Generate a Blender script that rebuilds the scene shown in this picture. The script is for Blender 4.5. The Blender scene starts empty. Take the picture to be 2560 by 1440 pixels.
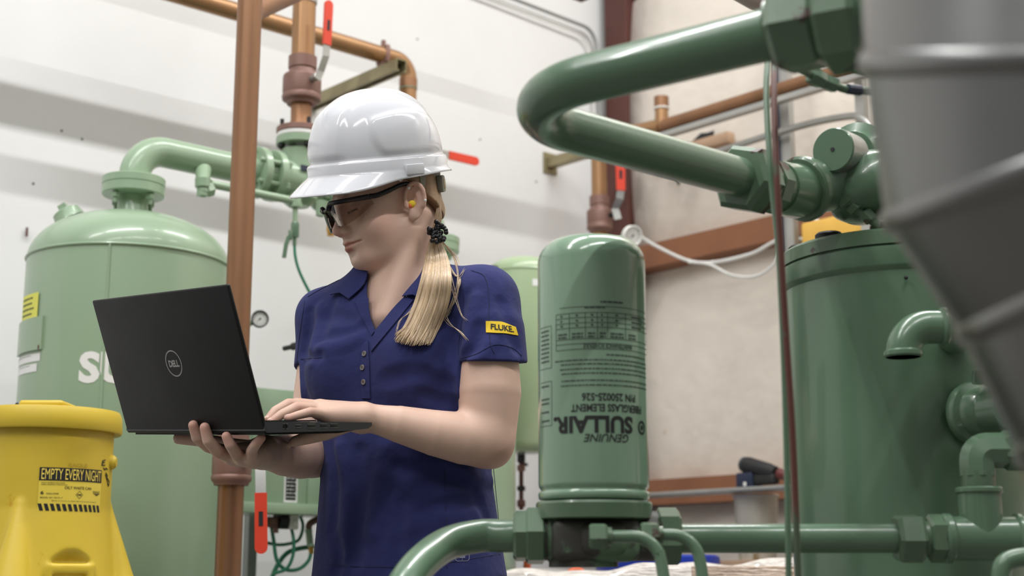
import bpy, bmesh, math, random
import numpy as np
from mathutils import Vector, Matrix
random.seed(4); np.random.seed(4)
SC = bpy.context.scene
COL = SC.collection
# ------------------------------------------------------------------ camera
CAM_Z = 0.95
FPX = 3555.0
PITCH = math.radians(11.45)
cam_d = bpy.data.cameras.new('camera')
cam_d.sensor_width = 36.0
cam_d.lens = 36.0 * FPX / 2560.0
cam_d.clip_start = 0.05
cam_d.dof.use_dof = True
cam_d.dof.focus_distance = 2.36
cam_d.dof.aperture_fstop = 4.5
cam = bpy.data.objects.new('camera', cam_d)
COL.objects.link(cam)
cam.location = (0, 0, CAM_Z)
cam.rotation_euler = (math.pi / 2 + PITCH, 0, 0)
SC.camera = cam
# ------------------------------------------------------------------ world, lamps, exposure
world = bpy.data.worlds.new('hall'); SC.world = world
world.use_nodes = True
world.node_tree.nodes['Background'].inputs[0].default_value = (1.0, 1.0, 1.0, 1)
world.node_tree.nodes['Background'].inputs[1].default_value = 0.34
SC.view_settings.view_transform = 'Standard'
SC.view_settings.look = 'None'
SC.view_settings.gamma = 1.0
SC.view_settings.use_curve_mapping = False
SC.view_settings.exposure = 0.0
EL = Vector((0.747, 0.665, 0)); EL.normalize()      # along the white wall, away from the camera
NL = Vector((EL.y, -EL.x, 0))                       # out of the white wall
ER = Vector((NL.x, NL.y, 0))                        # along the insulated wall, towards the camera
NR = Vector((-EL.x, -EL.y, 0))                      # out of the insulated wall
CORNER = Vector((0.478, 6.07, 0))
def strip(name, s, off, z, length, power, col=(1.0, 0.995, 0.985)):
    """one fluorescent fitting hung parallel to the white wall"""
    d = bpy.data.lights.new(name, 'AREA')
    d.shape = 'RECTANGLE'; d.size = length; d.size_y = 0.06
    d.energy = power; d.color = col
    o = bpy.data.objects.new(name, d); COL.objects.link(o)
    p = CORNER - EL * s + NL * off
    o.location = (p.x, p.y, z)
    o.rotation_euler = (0, 0, math.atan2(EL.y, EL.x))
    return o
SL_OFF, SL_Z = 2.15, 5.0
strip('strip_light', 1.2, SL_OFF, SL_Z, 2.4, 92)
strip('strip_light', 4.0, SL_OFF, SL_Z, 2.4, 92)
strip('strip_light', 6.8, SL_OFF, SL_Z, 2.4, 90)
strip('strip_light', 1.4, 4.9, SL_Z, 2.4, 70)
strip('strip_light', 4.2, 4.9, SL_Z, 2.4, 70)
strip('strip_light', 7.0, 4.9, SL_Z, 2.4, 70)
# ------------------------------------------------------------------ projection helpers (2560 x 1440 frame)
CP, SP = math.cos(PITCH), math.sin(PITCH)
def ray(px, py):
    u = (px - 1280) / FPX; v = (720 - py) / FPX
    return Vector((u, CP - v * SP, SP + v * CP))
def A(px, py, D):
    """the point seen at a pixel of the photograph and standing D metres in front of the camera"""
    r = ray(px, py)
    t = D / r.y
    return Vector((r.x * t, D, CAM_Z + r.z * t))
def axial(p):
    return p.y * CP + (p.z - CAM_Z) * SP
def M(px, p):
    """a length of px pixels at point p, in metres"""
    return px * axial(p) / FPX
def onplane(px, py, P0, n):
    r = ray(px, py); o = Vector((0, 0, CAM_Z))
    return o + r * ((P0 - o).dot(n) / r.dot(n))
def LW(px, py, off=0.0): return onplane(px, py, CORNER + NL * off, NL)
def RW(px, py, off=0.0): return onplane(px, py, CORNER + NR * off, NR)
def Lp(s, off, z): p = CORNER - EL * s + NL * off; return Vector((p.x, p.y, z))
def Rp(k, off, z): p = CORNER + ER * k + NR * off; return Vector((p.x, p.y, z))
UP = Vector((0, 0, 1))
# ------------------------------------------------------------------ materials
def lin(c):
    return tuple(((x / 255.0) / 12.92) if x / 255.0 <= 0.04045 else (((x / 255.0) + 0.055) / 1.055) ** 2.4 for x in c)
MATS = {}
def mat(name, rgb, rough=0.5, metal=0.0, var=0.06, scale=8.0, bump=0.0, bscale=60.0, coat=0.0, spots=None, spot_scale=6.0, spot_amt=0.62,
        sss=0.0, sheen=0.0, spec=0.5, vcol=False, stretch=None, rvar=0.0, bdist=0.01):
    if name in MATS: return MATS[name]
    m = bpy.data.materials.new(name); m.use_nodes = True
    nt = m.node_tree; N = nt.nodes; L = nt.links
    b = N['Principled BSDF']
    c = lin(rgb)
    b.inputs['Roughness'].default_value = rough
    b.inputs['Metallic'].default_value = metal
    b.inputs['Specular IOR Level'].default_value = spec
    b.inputs['Coat Weight'].default_value = coat
    b.inputs['Coat Roughness'].default_value = 0.08
    if sss:
        b.inputs['Subsurface Weight'].default_value = sss
        b.inputs['Subsurface Radius'].default_value = (0.010, 0.004, 0.002)
        b.inputs['Subsurface Scale'].default_value = 0.6
    if sheen:
        b.inputs['Sheen Weight'].default_value = sheen
        b.inputs['Sheen Roughness'].default_value = 0.6
    tc = N.new('ShaderNodeTexCoord')
    src = tc.outputs['Object']
    if stretch:
        mp = N.new('ShaderNodeMapping'); mp.inputs['Scale'].default_value = stretch
        L.new(src, mp.inputs['Vector']); src = mp.outputs['Vector']
    nz = N.new('ShaderNodeTexNoise'); nz.inputs['Scale'].default_value = scale
    nz.inputs['Detail'].default_value = 5.0
    L.new(src, nz.inputs['Vector'])
    rp = N.new('ShaderNodeMapRange')
    rp.inputs[1].default_value = 0.3; rp.inputs[2].default_value = 0.7
    rp.inputs[3].default_value = 1 - var; rp.inputs[4].default_value = 1 + var
    L.new(nz.outputs['Fac'], rp.inputs[0])
    mx = N.new('ShaderNodeMix'); mx.data_type = 'RGBA'; mx.blend_type = 'MULTIPLY'
    mx.inputs[0].default_value = 1.0
    mx.inputs[6].default_value = (*c, 1)
    if vcol:
        at = N.new('ShaderNodeVertexColor'); at.layer_name = 'Col'
        L.new(at.outputs['Color'], mx.inputs[6])
    L.new(rp.outputs[0], mx.inputs[7])
    out = mx.outputs[2]
    if spots:
        n2 = N.new('ShaderNodeTexNoise'); n2.inputs['Scale'].default_value = spot_scale
        n2.inputs['Detail'].default_value = 6.0; n2.inputs['Roughness'].default_value = 0.65
        L.new(src, n2.inputs['Vector'])
        r2 = N.new('ShaderNodeMapRange'); r2.inputs[1].default_value = spot_amt; r2.inputs[2].default_value = spot_amt + 0.04
        L.new(n2.outputs['Fac'], r2.inputs[0])
        m2 = N.new('ShaderNodeMix'); m2.data_type = 'RGBA'
        L.new(r2.outputs[0], m2.inputs[0]); L.new(out, m2.inputs[6])
        m2.inputs[7].default_value = (*lin(spots), 1)
        out = m2.outputs[2]
    L.new(out, b.inputs['Base Color'])
    if rvar:
        r3 = N.new('ShaderNodeMapRange'); r3.inputs[1].default_value = 0.3; r3.inputs[2].default_value = 0.7
        r3.inputs[3].default_value = max(0.02, rough - rvar); r3.inputs[4].default_value = rough + rvar
        L.new(nz.outputs['Fac'], r3.inputs[0]); L.new(r3.outputs[0], b.inputs['Roughness'])
    if bump:
        n3 = N.new('ShaderNodeTexNoise'); n3.inputs['Scale'].default_value = bscale; n3.inputs['Detail'].default_value = 3.0
        L.new(src, n3.inputs['Vector'])
        bp = N.new('ShaderNodeBump'); bp.inputs['Strength'].default_value = bump; bp.inputs['Distance'].default_value = bdist
        L.new(n3.outputs['Fac'], bp.inputs['Height']); L.new(bp.outputs['Normal'], b.inputs['Normal'])
    MATS[name] = m
    return m
def clear_mat(name, tint=(240, 240, 240), alpha=0.12, rough=0.03):
    """clear plastic or glass: see-through with a Fresnel gloss"""
    if name in MATS: return MATS[name]
    m = bpy.data.materials.new(name); m.use_nodes = True
    N = m.node_tree.nodes; L = m.node_tree.links
    N.remove(N['Principled BSDF'])
    tr = N.new('ShaderNodeBsdfTransparent'); tr.inputs[0].default_value = (*lin(tint), 1)
    gl = N.new('ShaderNodeBsdfGlossy'); gl.inputs['Roughness'].default_value = rough
    fr = N.new('ShaderNodeFresnel'); fr.inputs[0].default_value = 1.28
    ad = N.new('ShaderNodeMath'); ad.operation = 'ADD'; ad.inputs[1].default_value = alpha * 0.3; ad.use_clamp = True
    mx = N.new('ShaderNodeMixShader')
    L.new(fr.outputs[0], ad.inputs[0]); L.new(ad.outputs[0], mx.inputs[0])
    L.new(tr.outputs[0], mx.inputs[1]); L.new(gl.outputs[0], mx.inputs[2])
    L.new(mx.outputs[0], N['Material Output'].inputs[0])
    MATS[name] = m
    return m
# ------------------------------------------------------------------ mesh building
def frame_of(d):
    d = Vector(d).normalized()
    a = Vector((0, 0, 1)) if abs(d.z) < 0.9 else Vector((1, 0, 0))
    x = a.cross(d).normalized(); y = d.cross(x)
    return x, y, d
def catmull(pts, n=8):
    P = [Vector(p) for p in pts]
    P = [P[0] * 2 - P[1]] + P + [P[-1] * 2 - P[-2]]
    out = []
    for i in range(1, len(P) - 2):
        p0, p1, p2, p3 = P[i - 1], P[i], P[i + 1], P[i + 2]
        for k in range(n):
            t = k / n
            out.append(0.5 * ((2 * p1) + (p2 - p0) * t + (2 * p0 - 5 * p1 + 4 * p2 - p3) * t * t + (3 * p1 - p0 - 3 * p2 + p3) * t ** 3))
    out.append(P[-2])
    return out
def fillet(pts, R, n=8):
    """a polyline with its corners rounded to radius R"""
    P = [Vector(p) for p in pts]
    out = [P[0]]
    for i in range(1, len(P) - 1):
        r = R[i - 1] if isinstance(R, (list, tuple)) else R
        a = (P[i - 1] - P[i]).normalized(); b = (P[i + 1] - P[i]).normalized()
        ang = a.angle(b)
        t = r / math.tan(ang / 2)
        c = P[i] + (a + b).normalized() * (r / math.sin(ang / 2))
        p0 = P[i] + a * t - c; p1 = P[i] + b * t - c
        tot = p0.angle(p1)
        for k in range(n + 1):
            w = k / n
            out.append(c + (p0 * math.sin((1 - w) * tot) + p1 * math.sin(w * tot)) / math.sin(tot))
    out.append(P[-1])
    return out
class MB:
    def __init__(self): self.v = []; self.f = []
    def add(self, v, f):
        o = len(self.v)
        self.v += [tuple(p) for p in v]; self.f += [tuple(i + o for i in q) for q in f]
        return self
    def lathe(self, p0, axis, prof, n=32, phase=0.0):
        """revolve (distance along axis, radius) pairs"""
        x, y, d = frame_of(axis); p0 = Vector(p0)
        v = []; f = []; rings = []
        for (h, r) in prof:
            c = p0 + d * h
            if r < 1e-6:
                rings.append([len(v)]); v.append(c)
            else:
                rings.append(list(range(len(v), len(v) + n)))
                for k in range(n):
                    a = 2 * math.pi * k / n + phase
                    v.append(c + (x * math.cos(a) + y * math.sin(a)) * r)
        for a, b in zip(rings[:-1], rings[1:]):
            for k in range(n):
                k2 = (k + 1) % n
                if len(a) == 1 and len(b) == 1: continue
                if len(a) == 1: f.append((a[0], b[k2], b[k]))
                elif len(b) == 1: f.append((a[k], a[k2], b[0]))
                else: f.append((a[k], a[k2], b[k2], b[k]))
        return self.add(v, f)
    def cyl(self, p0, p1, r0, r1=None, n=24, ch=0.0):
        p0 = Vector(p0); p1 = Vector(p1); h = (p1 - p0).length
        r1 = r0 if r1 is None else r1
        if ch:
            pr = [(0, 0), (0, r0 - ch), (ch, r0), (h - ch, r1), (h, r1 - ch), (h, 0)]
        else:
            pr = [(0, 0), (0, r0), (h, r1), (h, 0)]
        return self.lathe(p0, p1 - p0, pr, n)
    def hex(self, p0, p1, r, n=6, phase=0.3):
        h = (Vector(p1) - Vector(p0)).length; c = h * 0.14
        return self.lathe(p0, Vector(p1) - Vector(p0), [(0, 0), (0, r * 0.86), (c, r), (h - c, r), (h, r * 0.86), (h, 0)], n, phase)
    def tube(self, pts, r, n=16, cap=True):
        P = [Vector(p) for p in pts]; m = len(P)
        R = r if isinstance(r, (list, tuple)) else [r] * m
        T = []
        for i in range(m):
            T.append((P[min(i + 1, m - 1)] - P[max(i - 1, 0)]).normalized())
        x, y, _ = frame_of(T[0])
        v = []; f = []
        for i in range(m):
            if i:
                x = (x - T[i] * x.dot(T[i])).normalized()
            y = T[i].cross(x)
            for k in range(n):
                a = 2 * math.pi * k / n
                v.append(P[i] + (x * math.cos(a) + y * math.sin(a)) * R[i])
        for i in range(m - 1):
            for k in range(n):
                k2 = (k + 1) % n
                f.append((i * n + k, i * n + k2, (i + 1) * n + k2, (i + 1) * n + k))
        if cap:
            f.append(tuple(range(n - 1, -1, -1))); f.append(tuple((m - 1) * n + k for k in range(n)))
        return self.add(v, f)
    def box(self, c, size, ax=None, bev=0.0, seg=2):
        c = Vector(c)
        X, Y, Z = ax if ax else (Vector((1, 0, 0)), Vector((0, 1, 0)), UP)
        bm = bmesh.new()
        bmesh.ops.create_cube(bm, size=1.0)
        for q in bm.verts: q.co = Vector((q.co.x * size[0], q.co.y * size[1], q.co.z * size[2]))
        if bev:
            bmesh.ops.bevel(bm, geom=list(bm.edges), offset=min(bev, min(size) * 0.45), segments=seg, affect='EDGES', profile=0.5)
        bm.verts.index_update()
        v = [c + X * q.co.x + Y * q.co.y + Z * q.co.z for q in bm.verts]
        f = [tuple(q.index for q in t.verts) for t in bm.faces]
        bm.free()
        return self.add(v, f)
    def ball(self, c, r, n=16, m=10, ax=None):
        c = Vector(c)
        X, Y, Z = ax if ax else (Vector((1, 0, 0)), Vector((0, 1, 0)), UP)
        rx, ry, rz = r if isinstance(r, (tuple, list)) else (r, r, r)
        v = [c + Z * rz]; f = []
        for i in range(1, m):
            a = math.pi * i / m
            for k in range(n):
                b = 2 * math.pi * k / n
                v.append(c + X * rx * math.sin(a) * math.cos(b) + Y * ry * math.sin(a) * math.sin(b) + Z * rz * math.cos(a))
        v.append(c - Z * rz)
        for k in range(n):
            f.append((0, 1 + k, 1 + (k + 1) % n))
            e = 1 + (m - 2) * n
            f.append((len(v) - 1, e + (k + 1) % n, e + k))
        for i in range(m - 2):
            for k in range(n):
                k2 = (k + 1) % n
                f.append((1 + i * n + k, 1 + (i + 1) * n + k, 1 + (i + 1) * n + k2, 1 + i * n + k2))
        return self.add(v, f)
    def torus(self, c, axis, R, r, n=32, m=8):
        x, y, d = frame_of(axis); c = Vector(c); v = []; f = []
        for i in range(n):
            a = 2 * math.pi * i / n; e = x * math.cos(a) + y * math.sin(a)
            for k in range(m):
                b = 2 * math.pi * k / m
                v.append(c + e * (R + r * math.cos(b)) + d * r * math.sin(b))
        for i in range(n):
            for k in range(m):
                i2 = (i + 1) % n; k2 = (k + 1) % m
                f.append((i * m + k, i2 * m + k, i2 * m + k2, i * m + k2))
        return self.add(v, f)
    def extrude(self, poly, n, th):
        """a flat outline (3-D points) given thickness th along n"""
        P = [Vector(p) for p in poly]; n = Vector(n).normalized(); k = len(P)
        v = P + [p + n * th for p in P]
        f = [tuple(range(k - 1, -1, -1)), tuple(range(k, 2 * k))]
        for i in range(k):
            j = (i + 1) % k
            f.append((i, j, k + j, k + i))
        return self.add(v, f)
    def build(self, name, m, parent=None, smooth=35.0, **tags):
        return link_mesh(name, self.v, self.f, m, parent, smooth, **tags)
def link_mesh(name, v, f, m, parent=None, smooth=35.0, label=None, cat=None, group=None, kind=None, fix=True):
    V = np.asarray([tuple(p) for p in v], dtype=np.float64) if not isinstance(v, np.ndarray) else v.astype(np.float64)
    if parent is not None:
        org = np.array(WORLD_LOC[parent.name])
    else:
        lo = V.min(0); hi = V.max(0)
        org = np.array([(lo[0] + hi[0]) / 2, (lo[1] + hi[1]) / 2, lo[2]])
    me = bpy.data.meshes.new(name)
    me.from_pydata((V - org).tolist(), [], [tuple(int(i) for i in q) for q in f])
    if fix:
        bm = bmesh.new(); bm.from_mesh(me)
        bmesh.ops.recalc_face_normals(bm, faces=bm.faces)
        bm.to_mesh(me); bm.free()
    if smooth:
        me.shade_smooth()
        if smooth < 180: me.set_sharp_from_angle(angle=math.radians(smooth))
    me.materials.append(m)
    o = bpy.data.objects.new(name, me); COL.objects.link(o)
    if parent is not None:
        o.parent = parent
        o.location = (0, 0, 0)
        WORLD_LOC[o.name] = WORLD_LOC[parent.name]
        # children keep the origin of their thing, so a plain parent link holds them in place
    else:
        o.location = tuple(org); WORLD_LOC[o.name] = tuple(org)
    tag(o, label, cat, group, kind)
    return o
WORLD_LOC = {}
def tag(o, label=None, cat=None, group=None, kind=None):
    if label: o['label'] = label
    if cat: o['category'] = cat
    if group: o['group'] = group
    if kind: o['kind'] = kind
    return o
def thing(name, label, cat, loc, group=None):
    o = bpy.data.objects.new(name, None); COL.objects.link(o)
    o.location = tuple(loc); o.empty_display_size = 0.05
    WORLD_LOC[o.name] = tuple(loc)
    return tag(o, label, cat, group)
# ------------------------------------------------------------------ lettering
def text_flat(s, size, bold=0.0, sx=1.0, align='LEFT', shear=0.0, space=1.0):
    """outline of a line of print as flat polygons: list of 2-D points and faces"""
    cu = bpy.data.curves.new('print', 'FONT')
    cu.body = s; cu.size = size; cu.offset = bold; cu.align_x = align; cu.shear = shear; cu.space_character = space
    cu.resolution_u = 3
    o = bpy.data.objects.new('print', cu); COL.objects.link(o)
    dg = bpy.context.evaluated_depsgraph_get()
    me = bpy.data.meshes.new_from_object(o.evaluated_get(dg))
    v = [(p.co.x * sx, p.co.y) for p in me.vertices]
    f = [tuple(p.vertices) for p in me.polygons]
    bpy.data.objects.remove(o); bpy.data.curves.remove(cu); bpy.data.meshes.remove(me)
    return v, f
def print_on(items, fn, name, m, parent, cut=None):
    """items: flat (v, f) pieces in label units; fn maps (u, v) onto the surface; cut: slice width so that print bends with the surface"""
    bm = bmesh.new()
    for v, f in items:
        vs = [bm.verts.new((a, b, 0)) for a, b in v]
        for q in f:
            try: bm.faces.new([vs[i] for i in q])
            except ValueError: pass
    if cut and bm.verts:
        xs = [p.co.x for p in bm.verts]
        x = math.floor(min(xs) / cut) * cut + cut
        while x < max(xs):
            bmesh.ops.bisect_plane(bm, geom=list(bm.verts) + list(bm.edges) + list(bm.faces), plane_co=(x, 0, 0), plane_no=(1, 0, 0))
            x += cut
    bmesh.ops.triangulate(bm, faces=bm.faces)
    bm.verts.index_update()
    V = [fn(p.co.x, p.co.y) for p in bm.verts]
    F = [tuple(p.index for p in q.verts) for q in bm.faces]
    bm.free()
    return link_mesh(name, V, F, m, parent, 0, fix=False)
def rect(x0, y0, x1, y1): return ([(x0, y0), (x1, y0), (x1, y1), (x0, y1)], [(0, 1, 2, 3)])
def shift(it, dx, dy, rot=0.0):
    v, f = it; c, s = math.cos(rot), math.sin(rot)
    return ([(a * c - b * s + dx, a * s + b * c + dy) for a, b in v], f)
def ring2d(cx, cy, r0, r1, n=32, ry=1.0):
    v = []; f = []
    for k in range(n):
        a = 2 * math.pi * k / n
        v.append((cx + r0 * math.cos(a), cy + ry * r0 * math.sin(a))); v.append((cx + r1 * math.cos(a), cy + ry * r1 * math.sin(a)))
    for k in range(n):
        j = (k + 1) % n
        f.append((2 * k, 2 * k + 1, 2 * j + 1, 2 * j))
    return v, f
# ------------------------------------------------------------------ signed-distance modelling (bodies, cloth, moulded plastic)
class Solid:
    """an ordered list of shapes joined or cut with soft blends, turned into one continuous mesh"""
    def __init__(self): self.ops = []
    def u(self, fn, k=0.01): self.ops.append(('u', fn, k)); return self
    def s(self, fn, k=0.005): self.ops.append(('s', fn, k)); return self
    def i(self, fn, k=0.002): self.ops.append(('i', fn, k)); return self
    def near(self, C, R):
        """for every block centre, which shapes can matter there"""
        return np.stack([np.ones(len(C), dtype=bool) if t == 'i' else fn(C) - 1.2 * R < k + 0.008 for t, fn, k in self.ops])
    def prep(self, C, R): self._n = self.near(C, R)
    def block(self, P, q):
        return self.ev(P, [o for o, m_ in zip(self.ops, self._n[:, q]) if m_])
    def ev(self, P, ops=None):
        d = np.full(len(P), 1.0, dtype=np.float32)
        for t, fn, k in (self.ops if ops is None else ops):
            e = fn(P)
            if t == 'u':
                h = np.clip(0.5 + 0.5 * (d - e) / k, 0, 1); d = d + (e - d) * h - k * h * (1 - h)
            elif t == 's':
                h = np.clip(0.5 - 0.5 * (d + e) / k, 0, 1); d = d + (-e - d) * h + k * h * (1 - h)
            else:
                h = np.clip(0.5 - 0.5 * (d - e) / k, 0, 1); d = d + (e - d) * h + k * h * (1 - h)
        return d
    def mesh(self, lo, hi, h, B=14):
        lo = np.array(lo, dtype=np.float64); hi = np.array(hi, dtype=np.float64)
        nb = np.ceil((hi - lo) / (h * B)).astype(int)
        n = nb * B + 1
        G = np.full(tuple(n), 1.0, dtype=np.float32)
        R = h * B * 0.87
        g1 = np.arange(B + 1)
        gx, gy, gz = np.meshgrid(g1, g1, g1, indexing='ij')
        base = np.stack([gx.ravel(), gy.ravel(), gz.ravel()], 1) * h
        cs = np.stack(np.meshgrid(*[np.arange(q) for q in nb], indexing='ij'), -1).reshape(-1, 3)
        cen = (lo + (cs + 0.5) * B * h).astype(np.float32)
        dc = self.ev(cen)
        act = np.abs(dc) <= R * 1.5 + 0.008
        for (i, j, k) in cs[(~act) & (dc < 0)]:
            G[i * B:(i + 1) * B + 1, j * B:(j + 1) * B + 1, k * B:(k + 1) * B + 1] = -1
        ca = cs[act]; self.prep(cen[act], R)
        for q, (i, j, k) in enumerate(ca):
            P = (base + lo + np.array([i, j, k]) * (B * h)).astype(np.float32)
            G[i * B:(i + 1) * B + 1, j * B:(j + 1) * B + 1, k * B:(k + 1) * B + 1] = self.block(P, q).reshape(B + 1, B + 1, B + 1)
        return nets(G, lo, h)
def nets(G, lo, h):
    S = G < 0
    nx, ny, nz = G.shape
    cid = lambda x, y, z: (x * ny + y) * nz + z
    pts = []; cells = []; quads = []
    for ax in range(3):
        a = [slice(None)] * 3; b = [slice(None)] * 3
        a[ax] = slice(0, -1); b[ax] = slice(1, None)
        X = np.argwhere(S[tuple(a)] != S[tuple(b)])
        q1, q2 = [(1, 2), (2, 0), (0, 1)][ax]
        X = X[(X[:, q1] > 0) & (X[:, q2] > 0) & (X[:, q1] < G.shape[q1] - 1) & (X[:, q2] < G.shape[q2] - 1)]
        Y = X.copy(); Y[:, ax] += 1
        ga = G[tuple(X.T)]; gb = G[tuple(Y.T)]
        t = ga / (ga - gb)
        p = X.astype(np.float64); p[:, ax] += t
        C = []
        for d1, d2 in ((0, 0), (-1, 0), (-1, -1), (0, -1)):
            Z = X.copy(); Z[:, q1] += d1; Z[:, q2] += d2
            C.append(cid(Z[:, 0], Z[:, 1], Z[:, 2]))
        C = np.stack(C, 1)
        flip = ga >= 0
        C[flip] = C[flip][:, ::-1]
        quads.append(C); pts.append(np.repeat(p, 4, 0)); cells.append(np.stack(C, 0).reshape(-1))
    quads = np.concatenate(quads); cells = np.concatenate(cells); pts = np.concatenate(pts)
    uq, inv = np.unique(cells, return_inverse=True)
    cnt = np.bincount(inv)
    V = np.stack([np.bincount(inv, pts[:, k]) / cnt for k in range(3)], 1)
    F = np.searchsorted(uq, quads)
    return V * h + lo, F
def relax(V, F, it=2, w=0.5):
    E = np.concatenate([F[:, [0, 1]], F[:, [1, 2]], F[:, [2, 3]], F[:, [3, 0]]])
    n = len(V)
    for _ in range(it):
        c = np.bincount(E[:, 0], minlength=n) + np.bincount(E[:, 1], minlength=n)
        S = np.stack([np.bincount(E[:, 0], V[E[:, 1], k], n) + np.bincount(E[:, 1], V[E[:, 0], k], n) for k in range(3)], 1)
        V = V + w * (S / np.maximum(c, 1)[:, None] - V)
    return V
def np3(p): return np.array(tuple(p), dtype=np.float32)
def caps(a, b, ra, rb=None):
    a = np3(a); b = np3(b); rb = ra if rb is None else rb
    ab = b - a; L2 = float(ab @ ab) + 1e-12
    def fn(P):
        t = np.clip(((P - a) @ ab) / L2, 0, 1)
        Q = P - a; Q -= t[:, None] * ab
        return np.sqrt(np.einsum('ij,ij->i', Q, Q)) - (ra + (rb - ra) * t)
    return fn
def ell(c, r, ax=None):
    c = np3(c); r = np.array(r, dtype=np.float32)
    Mx = None if ax is None else np.array([tuple(q) for q in ax], dtype=np.float32).T
    def fn(P):
        Q = P - c
        if Mx is not None: Q = Q @ Mx
        Q1 = Q / r; Q2 = Q1 / r; k0 = np.sqrt(np.einsum('ij,ij->i', Q1, Q1)); k1 = np.sqrt(np.einsum('ij,ij->i', Q2, Q2))
        return np.where(k1 > 1e-9, k0 * (k0 - 1) / np.maximum(k1, 1e-9), -float(r.min()))
    return fn
def rbox(c, half, ax, rad=0.0):
    c = np3(c); hf = np.array(half, dtype=np.float32) - rad
    Mx = np.array([tuple(q) for q in ax], dtype=np.float32).T
    def fn(P):
        q = np.abs((P - c) @ Mx) - hf
        return np.linalg.norm(np.maximum(q, 0), axis=1) + np.minimum(q.max(1), 0) - rad
    return fn
def half(p, n):
    p = np3(p); n = np3(Vector(n).normalized())
    return lambda P: (P - p) @ n
def chain(pts, rs):
    fns = [caps(pts[i], pts[i + 1], rs[i], rs[i + 1]) for i in range(len(pts) - 1)]
    def fn(P):
        d = fns[0](P)
        for g in fns[1:]: d = np.minimum(d, g(P))
        return d
    return fn
# ================================================================== materials
white_wall = mat('white_painted_board', (228, 228, 227), 0.75, var=0.025, scale=3.0, spots=(150, 146, 140), spot_scale=9.0, spot_amt=0.765)
vinyl = mat('vinyl_insulation', (232, 223, 211), 0.55, var=0.05, scale=2.6, spots=(190, 165, 135), spot_scale=4.0, spot_amt=0.70, bump=0.25, bscale=9.0, bdist=0.03)
concrete = mat('grey_concrete', (96, 94, 90), 0.8, var=0.12, scale=2.0, bump=0.2)
oxide = mat('red_oxide_steel', (88, 48, 40), 0.6, var=0.12, scale=5.0, spots=(60, 36, 32), spot_scale=7.0, spot_amt=0.64)
girt_m = mat('orange_primer_steel', (146, 96, 66), 0.55, var=0.08, scale=5.0)
pale = mat('pale_green_enamel', (144, 167, 139), 0.32, var=0.035, scale=4.0, coat=0.25, bump=0.04, bscale=160.0, bdist=0.002)
palest = mat('yellow_green_enamel', (162, 182, 145), 0.34, var=0.035, scale=4.0, coat=0.25)
deep = mat('dark_green_enamel', (88, 115, 91), 0.28, var=0.07, scale=7.0, coat=0.35, spots=(58, 38, 32), spot_scale=5.0, spot_amt=0.735, bump=0.05, bscale=120.0, bdist=0.002)
deep_worn = mat('worn_dark_green_enamel', (86, 110, 86), 0.33, var=0.10, scale=12.0, coat=0.25, spots=(66, 44, 38), spot_scale=14.0, spot_amt=0.59, bump=0.08, bscale=60.0, bdist=0.003)
filt = mat('filter_green_enamel', (128, 156, 132), 0.18, var=0.02, scale=3.0, coat=0.5)
cast = mat('bare_cast_iron', (66, 65, 61), 0.5, metal=0.3, var=0.2, scale=9.0, spots=(92, 118, 92), spot_scale=8.0, spot_amt=0.56, bump=0.2, bscale=90.0, bdist=0.002)
copper = mat('copper_pipe', (142, 104, 76), 0.42, metal=0.6, var=0.22, scale=5.0, stretch=(1, 1, 0.25), spots=(110, 66, 44), spot_scale=5.0, spot_amt=0.66, rvar=0.1)
copper2 = mat('bright_copper_pipe', (162, 124, 88), 0.38, metal=0.6, var=0.08, scale=5.0, rvar=0.08)
bronze = mat('bronze_casting', (132, 100, 90), 0.5, metal=0.3, var=0.1, scale=14.0, bump=0.15, bscale=180.0, bdist=0.001)
brass = mat('brass', (196, 150, 70), 0.3, metal=0.9)
redgrip = mat('orange_red_vinyl_grip', (214, 62, 36), 0.45, var=0.04)
zinc = mat('zinc_plated_steel', (172, 172, 168), 0.35, metal=0.8, var=0.08, scale=20.0)
strutm = mat('gold_zinc_strut', (150, 140, 108), 0.45, metal=0.5, var=0.12, scale=12.0)
galv = mat('galvanised_sheet', (128, 128, 127), 0.32, metal=0.92, var=0.10, scale=5.0, rvar=0.08, bump=0.06, bscale=14.0, bdist=0.004)
yel = mat('yellow_polyethylene', (206, 178, 52), 0.45, var=0.05, scale=7.0, spots=(196, 152, 30), spot_scale=9.0, spot_amt=0.66, bump=0.10, bscale=220.0, bdist=0.001)
black = mat('black_print', (24, 24, 24), 0.6)
softblack = mat('faded_black_print', (58, 74, 62), 0.6)
rubber = mat('black_rubber', (30, 30, 31), 0.6, var=0.1)
whitep = mat('white_vinyl_label', (228, 228, 226), 0.5)
yellowp = mat('yellow_paper_tag', (222, 220, 96), 0.6)
whitepl = mat('white_plastic', (226, 226, 222), 0.4)
hose_m = mat('green_nylon_tube', (52, 128, 96), 0.35, var=0.05)
blue_m = mat('blue_plastic_drum', (24, 54, 168), 0.4)
wrapm = mat('stretch_wrap_film', (222, 214, 206), 0.18, var=0.16, scale=18.0, stretch=(1, 1, 6), bump=0.7, bscale=30.0, bdist=0.02, coat=0.6)
card = mat('brown_cardboard', (176, 146, 120), 0.7, var=0.1)
grey_st = mat('grey_painted_steel', (150, 152, 150), 0.45, var=0.06)
amber = mat('amber_plastic', (236, 186, 84), 0.4)
navy_tool = mat('navy_tool_plastic', (34, 42, 66), 0.45)
alu_paint = mat('grey_silver_paint', (176, 176, 172), 0.4, metal=0.6, var=0.1)
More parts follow.
